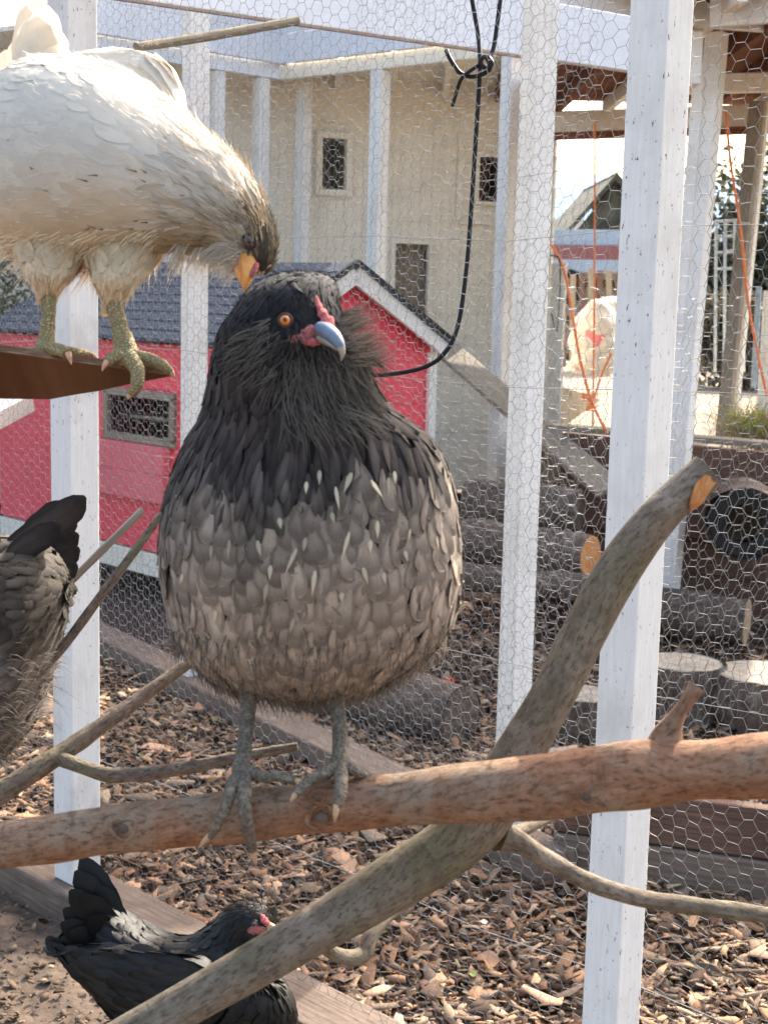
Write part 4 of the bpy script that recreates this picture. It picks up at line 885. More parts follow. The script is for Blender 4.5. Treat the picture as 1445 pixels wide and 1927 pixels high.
def feathers(loft, vt, L, Wd, col, edge, shape=SH_R, lift=.10, cup=.25, jit=.12, root=.0, flow=None, twist=.12):
    n = len(vt); v, th = vt[:, 0], vt[:, 1]; e = .004; lift = lift*(.4+1.3*rng.random(n)**1.5)
    rate = np.linalg.norm(loft.ev(v+e, th)-loft.ev(v-e, th), axis=1)/(2*e)+1e-6; dv = np.minimum(L/rate, .35)
    ss, ww = shape; dth = rng.normal(0, jit, n)
    rad = np.linalg.norm(loft.ev(v, th+.05)-loft.ev(v, th-.05), axis=1)/.1+1e-5
    N0 = loft.normal(v, th); Pm = []; 
    for s_ in ss:
        vv = v+dv*s_; thh = th+dth*s_*L/rad; q = loft.ev(vv, thh)
        over = np.maximum(vv-1, 0)*rate
        if flow is not None: q = q+flow*(s_*L)[:, None]*.0
        lastT = loft.ev(np.ones(n), th)-loft.ev(np.full(n, .97), th); lastT /= np.linalg.norm(lastT, axis=1)[:, None]+1e-9
        Pm.append(q+lastT*over[:, None]+N0*(root+lift*L*s_*(1-.25*s_))[:, None])
    Pm = np.stack(Pm, 1); T = Pm[:, -1]-Pm[:, 0]; T /= np.linalg.norm(T, axis=1)[:, None]+1e-9; side = np.cross(N0, T); side /= np.linalg.norm(side, axis=1)[:, None]+1e-9
    vs = np.zeros((n, 6, 3, 3)); uv = np.zeros((n, 6, 3, 2)); cc = np.zeros((n, 6, 3, 3)); off = rng.integers(0, 40, n)
    tw = rng.normal(0, twist, n)
    for j, t in enumerate((-1, 0, 1)):
        for i in range(6):
            vs[:, i, j] = Pm[:, i]+side*(t*ww[i]*Wd/2)[:, None]-N0*((abs(t)*cup*ww[i]*Wd/2)+t*tw*Wd/2)[:, None]
            uv[:, i, j, 0] = off+.5+t*.49; uv[:, i, j, 1] = off+min(ss[i], .995)
            k = 1.0 if (t != 0 or i == 5) else (.55 if i == 4 else 0); cc[:, i, j] = col*(1-k)+edge*k
    b = np.arange(n)[:, None]*18; Q = [b+np.array([[i*3+j, i*3+j+1, (i+1)*3+j+1, (i+1)*3+j]]) for i in range(5) for j in range(2)]
    return vs.reshape(-1, 3), np.concatenate(Q), cc.reshape(-1, 3), uv.reshape(-1, 2)
class Bag:
    def __init__(s): s.v = []; s.q = []; s.c = []; s.uv = []; s.n = 0
    def add(s, r):
        v, q, c, uv = r; s.v.append(v); s.q.append(q+s.n); s.c.append(c); s.uv.append(uv); s.n += len(v)
    def build(s, name, mat, parent, label=None):
        return np_mesh(name, np.concatenate(s.v), np.concatenate(s.q), mat, parent, np.concatenate(s.c), np.concatenate(s.uv), smooth=True, kind='stuff', label=label)
def strands(root, d, L, w, col, droop=0.0, curl=.15, seg=3):
    n = len(root); d = d/np.linalg.norm(d, axis=1)[:, None]; side = np.cross(d, np.array(Fw)); side /= np.linalg.norm(side, axis=1)[:, None]+1e-9
    bend = rng.normal(0, curl, (n, 3)); vs = np.zeros((n, seg+1, 2, 3)); uv = np.zeros((n, seg+1, 2, 2)); L = np.broadcast_to(L, (n,)); 
    for i in range(seg+1):
        s_ = i/seg; p = root+(d*s_+bend*s_*s_+np.array([0, 0, -droop])*s_*s_)*L[:, None]
        for j, t in enumerate((-1, 1)): vs[:, i, j] = p+side*(t*w*(1-s_*.85)/2); uv[:, i, j] = (t*.1, s_*.3)
    b = np.arange(n)[:, None]*(seg+1)*2; Q = [b+np.array([[i*2, i*2+1, i*2+3, i*2+2]]) for i in range(seg)]
    return vs.reshape(-1, 3), np.concatenate(Q), np.repeat(col, (seg+1)*2, 0), uv.reshape(-1, 2)
def proj(p):
    r = p-np.array(CAM); d = r@np.array(Fw); return 722.5+FPX*(r@np.array(Rt))/d, 963.5-FPX*(r@np.array(Up))/d, d
def surf(loft, px, py, out=0.0):
    v, th = np.meshgrid(np.linspace(0, 1, 240), np.linspace(0, 2*np.pi, 180)); v = v.ravel(); th = th.ravel(); p = loft.ev(v, th); x, y, d = proj(p)
    e = (x-px)**2+(y-py)**2; near = e < e.min()+60; i = np.where(near)[0][np.argmin(d[near])]; n = loft.normal(v[i:i+1], th[i:i+1])[0]
    return V(p[i]+n*out), V(n)
def bigfeather(parent, a, b, w, nrm, col, edge, mat, bend=.06, name='tail_feather', cup=.25):
    a = V(a); b = V(b); d = b-a; L = d.length; nrm = V(nrm).normalized(); side = d.cross(nrm).normalized(); up = side.cross(d).normalized(); R_ = 12
    prof = [.25, .5, .7, .85, .95, 1, 1, 1, .98, .93, .83, .62, .12]; mb = MB(); vs = []; uvs = {}; cs = []
    ph = random.random()*6; io = random.randint(0, 30)
    for i in range(R_+1):
        s_ = i/R_; c = a+d*s_+side*bend*L*math.sin(s_*math.pi/2*1.3)
        for j, t in enumerate((-1, -.5, 0, .5, 1)):
            rag = 1+.05*math.sin(s_*23+ph+t)+random.uniform(-.04, .04)*(abs(t) == 1)
            vs.append(c+side*t*prof[i]*w/2*rag+up*(-abs(t)**1.5*cup*prof[i]*w/2)); k = .9 if abs(t) == 1 or i >= R_-1 else (.25 if t else .0); cs.append(tuple(np.array(col)*(1-k)+np.array(edge)*k) if t or 1 else col); uvs[len(vs)-1] = (io+.5+t*.49, io+min(s_, .995))
    fs = [(i*5+j, i*5+j+1, (i+1)*5+j+1, (i+1)*5+j) for i in range(R_) for j in range(4)]
    mb.add(vs, fs, [[uvs[x] for x in f] for f in fs], 0, cs); return mb.build(name, M[mat], parent, smooth=True)
def leg_tube(mb, pts, mi=1, seg=14, amp=.05): mb.tube([(P(x, y, d), w/2*d/FPX) for x, y, d, w in pts], seg, 6, mi=mi, amp=amp, nf=180)
def claw(parent, x0, y0, d0, x1, y1, d1_, w, mat='claw', sag=0):
    m = MB(); a = P(x0, y0, d0); b = P(x1, y1, d1_); mid = lerp(a, b, .5)+V((0, -.0008, .0008)); m.tube([(a, w/2*d0/FPX), (mid, w/2*.75*d0/FPX), (b, w*.06*d0/FPX)], 9, 4); return m.build('claw', M[mat], parent, smooth=True)
def ringsy(rows, d0):     # upright loft from silhouette rows (y, xl, xr, depth offset, depth radius)
    st = []
    for (y, xl, xr, off, rd) in rows: d = d0+off; st.append((P((xl+xr)/2, y, d), Rt*((xr-xl)/2*d/FPX), Fw*rd))
    return st
def rings2(rows):         # (x0,y0,x1,y1,depth,depth radius): opposite outline points
    st = []
    for (x0, y0, x1, y1, d, rd) in rows: a = P(x0, y0, d); b = P(x1, y1, d); st.append(((a+b)/2, (b-a)/2, Fw*rd))
    return st
def eye(parent, loft, x, y, r, iris, out=.2, look=None):
    p, n = surf(loft, x, y); n = (n*.5-Fw*.6).normalized() if look is None else V(look).normalized()
    t = n.orthogonal().normalized(); b = n.cross(t)
    m = MB(); m.ball(p-n*r*.3, r, 20, 14, ax=(t*r, b*r, n*r)); e = m.build('eye', M[iris], parent, smooth=True)
    m = MB(); m.ball(p+n*r*.42, r, 16, 10, ax=(t*r*.5, b*r*.5, n*r*.32)); m.build('pupil', M['pupil'], e, smooth=True)
    m = MB(); ring = []
    for k in range(17): a = 2*math.pi*k/16; ring.append((p-n*r*.05+(t*math.cos(a)+b*math.sin(a))*r*1.12, r*.28))
    m.tube(ring, 8, 2, caps=False); m.build('eyelid', M['eyelid'], e, smooth=True)
    return p, n

# ---- the dark-necked hen on the perch
hen = thing('hen', 'large grey-brown hen with black neck facing the camera on the thick perch', 'hen', P(560, 1460, 1.2), 'hens')
rows = [(516, 560, 590, .012, .004), (519, 524, 612, .008, .020), (530, 492, 628, .004, .034), (552, 464, 636, .0, .044), (582, 442, 642, -.002, .050), (618, 416, 658, -.002, .054), (665, 400, 690, .0, .058), (715, 391, 706, .008, .063), (762, 385, 730, .018, .071), (795, 373, 772, .026, .080), (828, 354, 812, .034, .089), (872, 334, 838, .042, .100), (940, 312, 855, .050, .116), (1020, 303, 865, .058, .126), (1100, 307, 865, .066, .128), (1180, 326, 846, .076, .122), (1240, 360, 798, .085, .112), (1280, 410, 740, .094, .092), (1300, 470, 680, .1, .06), (1308, 550, 610, .1, .012)]
D0 = 1.225
lf = Loft(ringsy(rows, D0), 110)
body = MB()
def gcol(p): x, y, d = proj(np.array([p])); return (.03, .027, .026) if y[0] < 900 else (.12, .10, .088)
lf.mesh(body, 44, .965, 0, colfn=gcol)
# rear of the body: rump and tail base, hidden from the front
rump = Loft([(P(585, 1000, 1.30), Rt*.105, Up*.12), (P(588, 1010, 1.40), Rt*.10, Up*.105), (P(590, 985, 1.50), Rt*.075, Up*.07), (P(592, 940, 1.57), Rt*.04, Up*.035), (P(592, 920, 1.6), Rt*.01, Up*.01)], 40)
rump.mesh(body, 32, .97, 0, (.11, .095, .085))
for pts in ([(470, 1270, 1.255, 60), (468, 1320, 1.25, 33), (462, 1380, 1.235, 29), (456, 1432, 1.215, 32), (455, 1452, 1.205, 40), (456, 1464, 1.20, 26)], [(636, 1262, 1.25, 60), (634, 1315, 1.25, 32), (639, 1372, 1.235, 29), (641, 1420, 1.215, 34), (640, 1445, 1.205, 42), (638, 1456, 1.2, 26)]): leg_tube(body, pts)
toes = [[(455, 1448, 1.2, 30), (436, 1482, 1.178, 24), (425, 1520, 1.168, 23), (408, 1556, 1.170, 18), (396, 1575, 1.176, 14)], [(458, 1450, 1.2, 32), (460, 1492, 1.174, 27), (462, 1535, 1.164, 26), (470, 1575, 1.172, 22), (476, 1600, 1.182, 17)],
        [(460, 1450, 1.2, 28), (492, 1462, 1.19, 22), (525, 1462, 1.19, 21), (556, 1470, 1.186, 17)], [(640, 1442, 1.2, 30), (612, 1455, 1.183, 24), (582, 1470, 1.176, 22), (556, 1496, 1.168, 16)], [(641, 1442, 1.2, 32), (642, 1470, 1.172, 26), (640, 1500, 1.16, 24), (634, 1518, 1.16, 18)], [(644, 1442, 1.2, 28), (668, 1452, 1.19, 22), (690, 1462, 1.2, 16)],
        [(452, 1455, 1.205, 24), (455, 1468, 1.235, 20), (460, 1500, 1.255, 15)], [(640, 1448, 1.205, 24), (645, 1462, 1.235, 20), (650, 1490, 1.25, 15)]]
for t in toes: leg_tube(body, t, seg=12, amp=.09)
body.build('body', [M['under'], M['leg_grey']], hen, smooth=True)
for c in ((396, 1573, 1.176, 374, 1596, 1.182, 13), (476, 1598, 1.182, 482, 1628, 1.188, 15), (556, 1469, 1.186, 572, 1474, 1.184, 11), (557, 1494, 1.168, 546, 1510, 1.168, 12), (634, 1514, 1.158, 629, 1549, 1.160, 15), (689, 1461, 1.2, 702, 1468, 1.205, 11)): claw(hen, *c)
vt = lf.samples(lambda v: (.0048+.0074*np.interp(v, [.25, .55], [0, 1]), .0038+.0076*np.interp(v, [.25, .55], [0, 1])))
pos = lf.ev(vt[:, 0], vt[:, 1]); X, Y, Dp = proj(pos)
bib = 905+60*np.exp(-((X-500)/90)**2)+25*np.sin(X/23.0)-.10*(X-560)+rng.normal(0, 6, len(X))   # lower edge of the dark hackles
bmix = np.clip((Y-(bib-70))/130+rng.normal(0, .13, len(X)), 0, 1)[:, None]; dark = Y < bib+rng.normal(0, 14, len(X))
head = Y < 690
def pick(mask): return vt[mask], pos[mask], X[mask], Y[mask]
B_h = Bag()
q, p_, x_, y_ = pick(head & (rng.random(len(X)) < .95)); n = len(q)
base = np.where(((y_ > 600))[:, None], np.array([[.032, .028, .026]]), np.array([[.013, .013, .016]]))*(.7+.7*rng.random((n, 1)))
B_h.add(feathers(lf, q, .011+.007*rng.random(n), .0045+.002*rng.random(n), base, base*.8, SH_P, .035, .1, .4))
q, p_, x_, y_ = pick(dark & ~head); n = len(q)
base = np.array([[.043, .034, .030]])*(.55+.9*rng.random((n, 1))); br_ = (rng.random((n, 1)) < np.clip((y_[:, None]-700)/350, 0, .6)); base = np.where(br_, base*1.0+np.array([[.065, .053, .045]])*rng.random((n, 1)), base)
kk = bmix[dark & ~head]**1.3*.8; base = base*(1-kk)+np.array([[.20, .17, .135]])*(.6+.6*rng.random((n, 1)))*kk
B_h.add(feathers(lf, q, .024+.010*rng.random(n)-.006*kk[:, 0], .0085+.003*rng.random(n)+.006*kk[:, 0], base*1.4, base*1.0, SH_P, .06, .25, .16))
q, p_, x_, y_ = pick(~dark); n = len(q)
rnd = rng.random((n, 1)); base = np.array([[.45, .365, .285]])*(.66+.55*rnd); warm = np.clip((y_[:, None]-1080)/300, 0, 1)*.35; base = base*(1-warm)+np.array([[.44, .35, .26]])*warm*(.7+.6*rng.random((n, 1)))
near_bib = np.clip(1-(y_-bib[~dark])/190, 0, 1)[:, None]*.8*(.6+.5*rng.random((n, 1))); base = base*(1-near_bib)+np.array([[.11, .09, .075]])*near_bib
B_h.add(feathers(lf, q, .0205+.012*rng.random(n), .0165+.005*rng.random(n), base*1.1, base*.95, SH_R, .06, .10, .26))
vr = rump.samples(lambda v: (.010, .011)); n = len(vr); base = np.array([[.13, .11, .095]])*(.6+.7*rng.random((n, 1)))
B_h.add(feathers(rump, vr, .03+.01*rng.random(n), .018+.0*rng.random(n), base, base*.6, SH_R, .1, .3, .1))
B_h.build('feathers', M['feather'], hen)
# folded wings: longer feathers down each flank
wg = Bag()
for sg in (-1, 1):
    st = [(P(585+sg*200, 880, 1.32), Fw*.04, Rt*sg*.012), (P(585+sg*232, 960, 1.345), Fw*.075, Rt*sg*.014), (P(585+sg*240, 1060, 1.38), Fw*.09, Rt*sg*.014), (P(585+sg*225, 1150, 1.43), Fw*.08, Rt*sg*.012), (P(585+sg*200, 1210, 1.48), Fw*.04, Rt*sg*.01), (P(585+sg*150, 1230, 1.53), Fw*.01, Rt*sg*.004)]
    w_ = Loft(st, 40); vw = w_.samples(lambda v: (.012, .011)); n = len(vw); base = np.array([[.14, .118, .102]])*(.6+.7*rng.random((n, 1)))
    wg.add(feathers(w_, vw, .028+.02*rng.random(n), .016+.004*rng.random(n), base*1.1, base*.55, SH_R, .1, .3, .12))
wg.build('wing_feathers', M['feather'], hen)
for k in range(7): bigfeather(hen, P(590, 950, 1.55), P(540+k*17, 740+abs(k-3)*16, 1.68), .034, V((0, -1, .3)), (.06, .05, .045), (.03, .026, .024), 'feather')
# pale pointed shaft streaks
stk = Bag(); sp = [(603, 898, 16), (657, 905, 22), (697, 918, 22), (726, 915, 20), (740, 895, 14), (627, 935, 26), (575, 915, 14), (436, 1028, 22), (404, 1035, 16), (490, 1030, 18), (574, 1020, 16), (555, 1050, 28), (657, 1022, 32), (708, 995, 20), (697, 1025, 14), (591, 1088, 28), (510, 1070, 16), (502, 1112, 20), (682, 1078, 18), (715, 1085, 12), (443, 1145, 12), (408, 1155, 14), (492, 1185, 16), (557, 1172, 18), (640, 1120, 10), (352, 1085, 12), (345, 1165, 14), (770, 1005, 14), (815, 1020, 16), (760, 1045, 12), (620, 975, 12), (530, 985, 12)]
rt_ = []; dr_ = []; ll = []
vv, tt = np.meshgrid(np.linspace(.2, .98, 260), np.linspace(0, 2*np.pi, 240)); vv = vv.ravel(); tt = tt.ravel(); gp = lf.ev(vv, tt); gx, gy, gd = proj(gp); fr = gd < D0+.06
vtS = []
for x, y, l_ in sp:
    e_ = (gx-x)**2+(gy-y+l_*.6)**2+np.where(fr, 0, 1e6); i = np.argmin(e_); vtS.append((vv[i], tt[i])); ll.append(l_*1.75*1.17/FPX)
n = len(vtS); ll = np.array(ll); cS = np.array([[.80, .71, .52]])*(.6+.5*rng.random((n, 1)))
SH_S = (np.array([0, .25, .5, .7, .88, 1.0]), np.array([.45, 1.0, .85, .5, .2, .02]))
stk.add(feathers(lf, np.array(vtS), ll, (.0034+.0014*rng.random(n)), cS, cS*.75, SH_S, .12, .1, .25, root=.0034)); stk.build('pale_streaks', M['feather_white'], hen)
# beard, muffs and silhouette fluff
fl = Bag()
def region_strands(loft, n, test, L0, L1, w, colf, outw=.5, down=.7, side=0.0, droop=.3, curl=.2, root=.001):
    out = None; vs_ = rng.random(n*14); th_ = rng.random(n*14)*2*np.pi; p = loft.ev(vs_, th_); x, y, d = proj(p); m = test(x, y, d); vs_, th_, p, x, y = vs_[m][:n], th_[m][:n], p[m][:n], x[m][:n], y[m][:n]
    N = loft.normal(vs_, th_); T = loft.ev(vs_+.01, th_)-loft.ev(vs_-.01, th_); T /= np.linalg.norm(T, axis=1)[:, None]+1e-9; k = len(p)
    d_ = N*outw+T*down+rng.normal(0, .18, (k, 3))+np.array(Rt)[None, :]*(side(x, y)[:, None] if callable(side) else side)
    return strands(p+N*root, d_, L0+(L1-L0)*rng.random(k), w, colf(x, y, k), droop, curl)
fc = D0+.01
gb = lambda x, y, k: np.array([[.125, .112, .096]])*np.where((y > 670) | (x < 520), 1, .5)[:, None]*(.45+1.1*rng.random((k, 1)))
fl.add(region_strands(lf, 1500, lambda x, y, d: (d < fc) & (((x-540)/95)**2+((y-665)/70)**2 < 1) & ~((abs(x-538) < 26) & (abs(y-597) < 26)) & ~((abs(x-612) < 46) & (y > 560) & (y < 655)), .010, .024, .0010, gb, .45, .6, side=lambda x, y: (x-600)/160, droop=.1))
fl.add(region_strands(lf, 1100, lambda x, y, d: (d < D0+.04) & (x > 640) & (y > 585) & (y < 690), .010, .026, .0010, lambda x, y, k: np.array([[.13, .11, .095]])*(.5+1.0*rng.random((k, 1))), .9, .1, side=.55, droop=-.1))
fl.add(region_strands(lf, 900, lambda x, y, d: (d < fc) & (x > 530) & (x < 690) & (y > 660) & (y < 800), .016, .036, .0013, gb, .35, .9, droop=.2))
fl.add(region_strands(lf, 500, lambda x, y, d: (y < 570), .002, .005, .0006, lambda x, y, k: np.array([[.03, .028, .028]])*(.5+rng.random((k, 1))), .4, .8, droop=.0))
fl.add(region_strands(lf, 1800, lambda x, y, d: (y > 1180), .010, .022, .0009, lambda x, y, k: np.array([[.17, .145, .12]])*(.5+.8*rng.random((k, 1))), .35, .9, droop=.3))
fl.build('beard_and_fluff', M['fluff'], hen)
# face
eye(hen, lf, 538, 597, .0047, 'iris')
def blob_on(parent, loft, name, mat, pts, rr, out=.0, flat=.5):
    m = MB(); P_ = []
    for (x, y), r in zip(pts, rr): p, nn = surf(loft, x, y, out); P_.append((p, r))
    m.tube(P_, 20, 10, amp=.2, nf=420, flat=flat if isinstance(flat, tuple) else (1, flat)); return m.build(name, M[mat], parent, smooth=True)
blob_on(hen, lf, 'comb', 'comb', [(598, 553), (603, 568), (609, 584), (617, 600), (622, 613)], [.0012, .0026, .0040, .0062, .0060], .0015, .5)
blob_on(hen, lf, 'face_skin', 'skin_pink', [(550, 636), (572, 632), (592, 626), (612, 630)], [.002, .0048, .0072, .0075], .0005, (.35, 1))
blob_on(hen, lf, 'face_skin', 'comb', [(578, 642), (592, 645), (606, 646)], [.0014, .0032, .002], .002, (.5, 1))
bp, bn = surf(lf, 612, 628)
m = MB(); m.tube([(P(602, 618, 1.174), .0056), (P(614, 622, 1.163), .0062), (P(628, 633, 1.153), .0058), (P(640, 650, 1.147), .0040), (P(644, 666, 1.147), .0021)], 18, 7, flat=(1, 1)); bk = m.build('beak', M['beak_grey'], hen, smooth=True)
m = MB(); m.tube([(P(641, 653, 1.1462), .0036), (P(644, 666, 1.1466), .0022), (P(642, 679, 1.150), .0004)], 14, 5); m.build('beak_tip', M['beak_tip'], bk, smooth=True)
m = MB(); m.tube([(P(602, 636, 1.172), .0036), (P(618, 643, 1.161), .0034), (P(630, 653, 1.154), .0018), (P(634, 659, 1.153), .0006)], 12, 5); m.build('lower_beak', M['beak_tip'], bk, smooth=True)
m = MB(); m.ball(P(619, 622, 1.1525), .0016, 8, 6, ax=(Rt*.0022, Fw*.0012, Up*.0011)); m.build('nostril', M['pupil'], bk)

# ---- the pale hen on the shelf
ph = thing('hen', 'cream white hen bending down over the other from the plywood shelf', 'hen', P(150, 680, 1.32), 'hens')
Rw = [(462, 515, 497, 516, 1.322, .006), (447, 500, 512, 497, 1.322, .016), (438, 482, 520, 465, 1.324, .024), (424, 468, 518, 432, 1.328, .029), (396, 462, 506, 398, 1.333, .034), (352, 466, 484, 350, 1.34, .043), (300, 474, 445, 296, 1.35, .056), (240, 488, 398, 254, 1.362, .076), (172, 500, 330, 196, 1.375, .098), (100, 506, 248, 140, 1.385, .112), (36, 490, 170, 116, 1.392, .110), (-18, 440, 108, 112, 1.398, .096), (-60, 360, 62, 116, 1.404, .070), (-72, 270, 34, 140, 1.41, .042), (-60, 200, 0, 150, 1.413, .012)]
wf = Loft(rings2(Rw), 110)
th1 = Loft([(P(100, 400, 1.375), Rt*.03, Fw*.04), (P(100, 455, 1.376), Rt*.038, Fw*.045), (P(97, 490, 1.354), Rt*.030, Fw*.036), (P(94, 522, 1.33), Rt*.019, Fw*.022), (P(90, 550, 1.328), Rt*.0085, Fw*.0085)], 30)
th2 = Loft([(P(215, 400, 1.375), Rt*.035, Fw*.04), (P(232, 455, 1.372), Rt*.038, Fw*.045), (P(230, 490, 1.350), Rt*.032, Fw*.036), (P(218, 530, 1.32), Rt*.020, Fw*.022), (P(212, 562, 1.318), Rt*.009, Fw*.009)], 30)
wb = MB(); wc = (.62, .54, .42); wf.mesh(wb, 44, .97, 0, wc); th1.mesh(wb, 24, .95, 0, (.58, .44, .28)); th2.mesh(wb, 24, .95, 0, (.58, .44, .28))
leg_tube(wb, [(90, 535, 1.328, 34), (92, 570, 1.326, 28), (90, 610, 1.324, 28), (87, 640, 1.322, 34), (88, 658, 1.32, 42), (90, 668, 1.32, 26)])
leg_tube(wb, [(211, 550, 1.318, 36), (219, 590, 1.316, 32), (228, 625, 1.314, 34), (236, 655, 1.31, 46), (238, 676, 1.308, 46), (238, 688, 1.308, 28)])
for t in ([(88, 655, 1.318, 26), (112, 658, 1.305, 24), (126, 666, 1.298, 20)], [(92, 658, 1.322, 22), (140, 662, 1.335, 17), (172, 668, 1.345, 13)], [(80, 660, 1.32, 22), (50, 660, 1.33, 15), (15, 657, 1.34, 11)],
          [(234, 668, 1.305, 32), (214, 672, 1.294, 25), (202, 682, 1.288, 19)], [(240, 670, 1.304, 36), (258, 695, 1.290, 29), (258, 722, 1.286, 25), (248, 742, 1.290, 17)], [(244, 668, 1.306, 32), (278, 676, 1.304, 26), (304, 686, 1.303, 23), (322, 700, 1.304, 15)], [(238, 672, 1.31, 24), (225, 678, 1.34, 16)]): leg_tube(wb, t, seg=12, amp=.08)
wb.build('body', [M['under'], M['leg_yellow']], ph, smooth=True)
for c in ((128, 664, 1.297, 135, 686, 1.296, 13), (172, 667, 1.345, 184, 675, 1.347, 10), (202, 680, 1.288, 192, 698, 1.286, 13), (248, 740, 1.29, 240, 752, 1.292, 14), (321, 698, 1.304, 328, 712, 1.305, 13)): claw(ph, *c, mat='claw_orange')
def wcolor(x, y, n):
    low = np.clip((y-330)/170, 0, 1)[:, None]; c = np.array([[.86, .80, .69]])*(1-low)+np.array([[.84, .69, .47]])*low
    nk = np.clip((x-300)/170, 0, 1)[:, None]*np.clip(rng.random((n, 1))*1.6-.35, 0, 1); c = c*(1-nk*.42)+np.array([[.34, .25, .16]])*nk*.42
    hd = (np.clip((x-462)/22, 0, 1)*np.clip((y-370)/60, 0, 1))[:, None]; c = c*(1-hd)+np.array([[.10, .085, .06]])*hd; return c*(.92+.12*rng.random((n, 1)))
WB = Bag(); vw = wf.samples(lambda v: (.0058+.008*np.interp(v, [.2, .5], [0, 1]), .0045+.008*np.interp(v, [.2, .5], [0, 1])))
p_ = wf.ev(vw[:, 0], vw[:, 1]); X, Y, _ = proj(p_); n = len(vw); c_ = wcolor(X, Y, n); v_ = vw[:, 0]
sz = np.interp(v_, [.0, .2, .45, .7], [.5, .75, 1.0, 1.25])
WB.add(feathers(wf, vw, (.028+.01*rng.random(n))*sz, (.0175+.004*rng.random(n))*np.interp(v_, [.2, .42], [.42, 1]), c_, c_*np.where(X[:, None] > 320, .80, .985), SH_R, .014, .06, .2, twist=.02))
for t_ in (th1, th2):
    vt_ = t_.samples(lambda v: (.008, .008)); p_ = t_.ev(vt_[:, 0], vt_[:, 1]); X, Y, _ = proj(p_); n = len(vt_); c_ = np.array([[.88, .70, .46]])*(.82+.3*rng.random((n, 1))); WB.add(feathers(t_, vt_, .02+.008*rng.random(n), .009+.003*rng.random(n), c_, c_*.97, SH_R, .06, .1, .3))
WB.build('feathers', M['feather_white'], ph)
# wings: near one over the flank, far one as the raised shoulder
for st, nm in (([(P(352, 232, 1.44), Up*.014, Fw*.014), (P(330, 205, 1.45), Up*.035, Fw*.022), (P(270, 185, 1.46), Up*.045, Fw*.026), (P(190, 175, 1.47), Up*.04, Fw*.024), (P(100, 180, 1.48), Up*.03, Fw*.018), (P(20, 190, 1.49), Up*.01, Fw*.008)], 'wing_feathers'),):
    w_ = Loft([(a, b, c) for a, b, c in st], 50); vt_ = w_.samples(lambda v: (.014, .013)); p_ = w_.ev(vt_[:, 0], vt_[:, 1]); X, Y, _ = proj(p_); n = len(vt_)
    mb = MB(); w_.mesh(mb, 24, .9, 0, (.7, .66, .58)); wo = mb.build('wing', M['under'], ph, smooth=True)
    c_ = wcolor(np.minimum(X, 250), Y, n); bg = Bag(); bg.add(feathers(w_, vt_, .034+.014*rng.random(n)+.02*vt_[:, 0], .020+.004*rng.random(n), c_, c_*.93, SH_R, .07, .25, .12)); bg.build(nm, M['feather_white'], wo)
for (x, y, dd_, ww_) in ((64, -14, 1.43, .034), (56, 4, 1.42, .032), (84, 8, 1.41, .034), (44, 60, 1.44, .036), (100, 44, 1.405, .036), (16, 92, 1.44, .036), (66, 30, 1.40, .038), (118, 84, 1.40, .034)):
    bigfeather(ph, P(lerp(55, x, .5), 215, 1.40), P(x, y, dd_), ww_*1.12, V((.2, -1, .1)), (.82, .75, .62), (.80, .72, .58), 'feather_white', bend=random.uniform(-.03, .03), cup=.06)
WF = Bag()
wcf = lambda x, y, k: np.array([[.88, .74, .53]])*(.75+.3*rng.random((k, 1)))
WF.add(region_strands(wf, 900, lambda x, y, d: (y > 455) & (x > 330) & (x < 455) & (d < 1.36), .010, .024, .0009, lambda x, y, k: np.array([[.74, .66, .54]])*(.6+.45*rng.random((k, 1))), .6, .5, droop=.4))
WF.add(region_strands(wf, 800, lambda x, y, d: (y > 430) & (x < 300), .010, .026, .0009, wcf, .35, .8, droop=.5))
for t_ in (th1, th2): WF.add(region_strands(t_, 320, lambda x, y, d: y > 0, .006, .014, .0008, wcf, .2, 1, droop=.3))
WF.add(region_strands(wf, 1500, lambda x, y, d: (x < 460) & (y < 430), .006, .014, .0007, lambda x, y, k: np.array([[.78, .74, .66]])*(.8+.25*rng.random((k, 1))), .16, 1, droop=0))
dk = lambda x, y, k: np.array([[.36, .27, .18]])*(.5+.8*rng.random((k, 1)))
WF.add(region_strands(wf, 420, lambda x, y, d: (x > 300) & (x < 500) & (y < 470) & (d < 1.36), .010, .022, .0008, dk, .06, 1, droop=0, curl=.05, root=.003))
WF.add(region_strands(wf, 500, lambda x, y, d: (x > 468) & (y > 390), .005, .011, .0008, lambda x, y, k: np.array([[.13, .105, .07]])*(.5+.8*rng.random((k, 1))), .15, 1, droop=0, curl=.08, root=.001))
WF.build('down_and_fluff', M['fluff'], ph)
DF = Bag(); DF.add(region_strands(wf, 90, lambda x, y, d: (x > 60) & (x < 290) & (y > 300) & (y < 470) & (d < 1.36) & ((np.sin(x*.05)+np.cos(y*.06)) > .5), .004, .011, .0016, lambda x, y, k: np.array([[.16, .10, .06]])*(.6+.8*rng.random((k, 1))), .03, 1, droop=0, curl=.1, root=.0035)); DF.build('dirt_flecks', M['fluff'], ph)
eye(ph, wf, 463, 459, .0055, 'iris_dark')
m = MB(); m.tube([(P(466, 480, 1.312), .0082), (P(467, 498, 1.306), .0078), (P(466, 518, 1.303), .0056), (P(462, 536, 1.303), .0032), (P(459, 549, 1.304), .0007)], 16, 7, flat=(1, 1)); bk = m.build('beak', M['beak_orange'], ph, smooth=True)
m = MB(); m.tube([(P(448, 492, 1.316), .005), (P(452, 512, 1.312), .0048), (P(456, 532, 1.309), .002), (P(458, 541, 1.309), .0006)], 12, 5); m.build('lower_beak', M['beak_orange'], bk, smooth=True)
m = MB(); m.tube([(P(484, 496, 1.303), .002), (P(478, 509, 1.299), .003), (P(472, 522, 1.299), .0016)], 10, 5, amp=.15, nf=250); m.build('comb', M['comb'], ph, smooth=True)

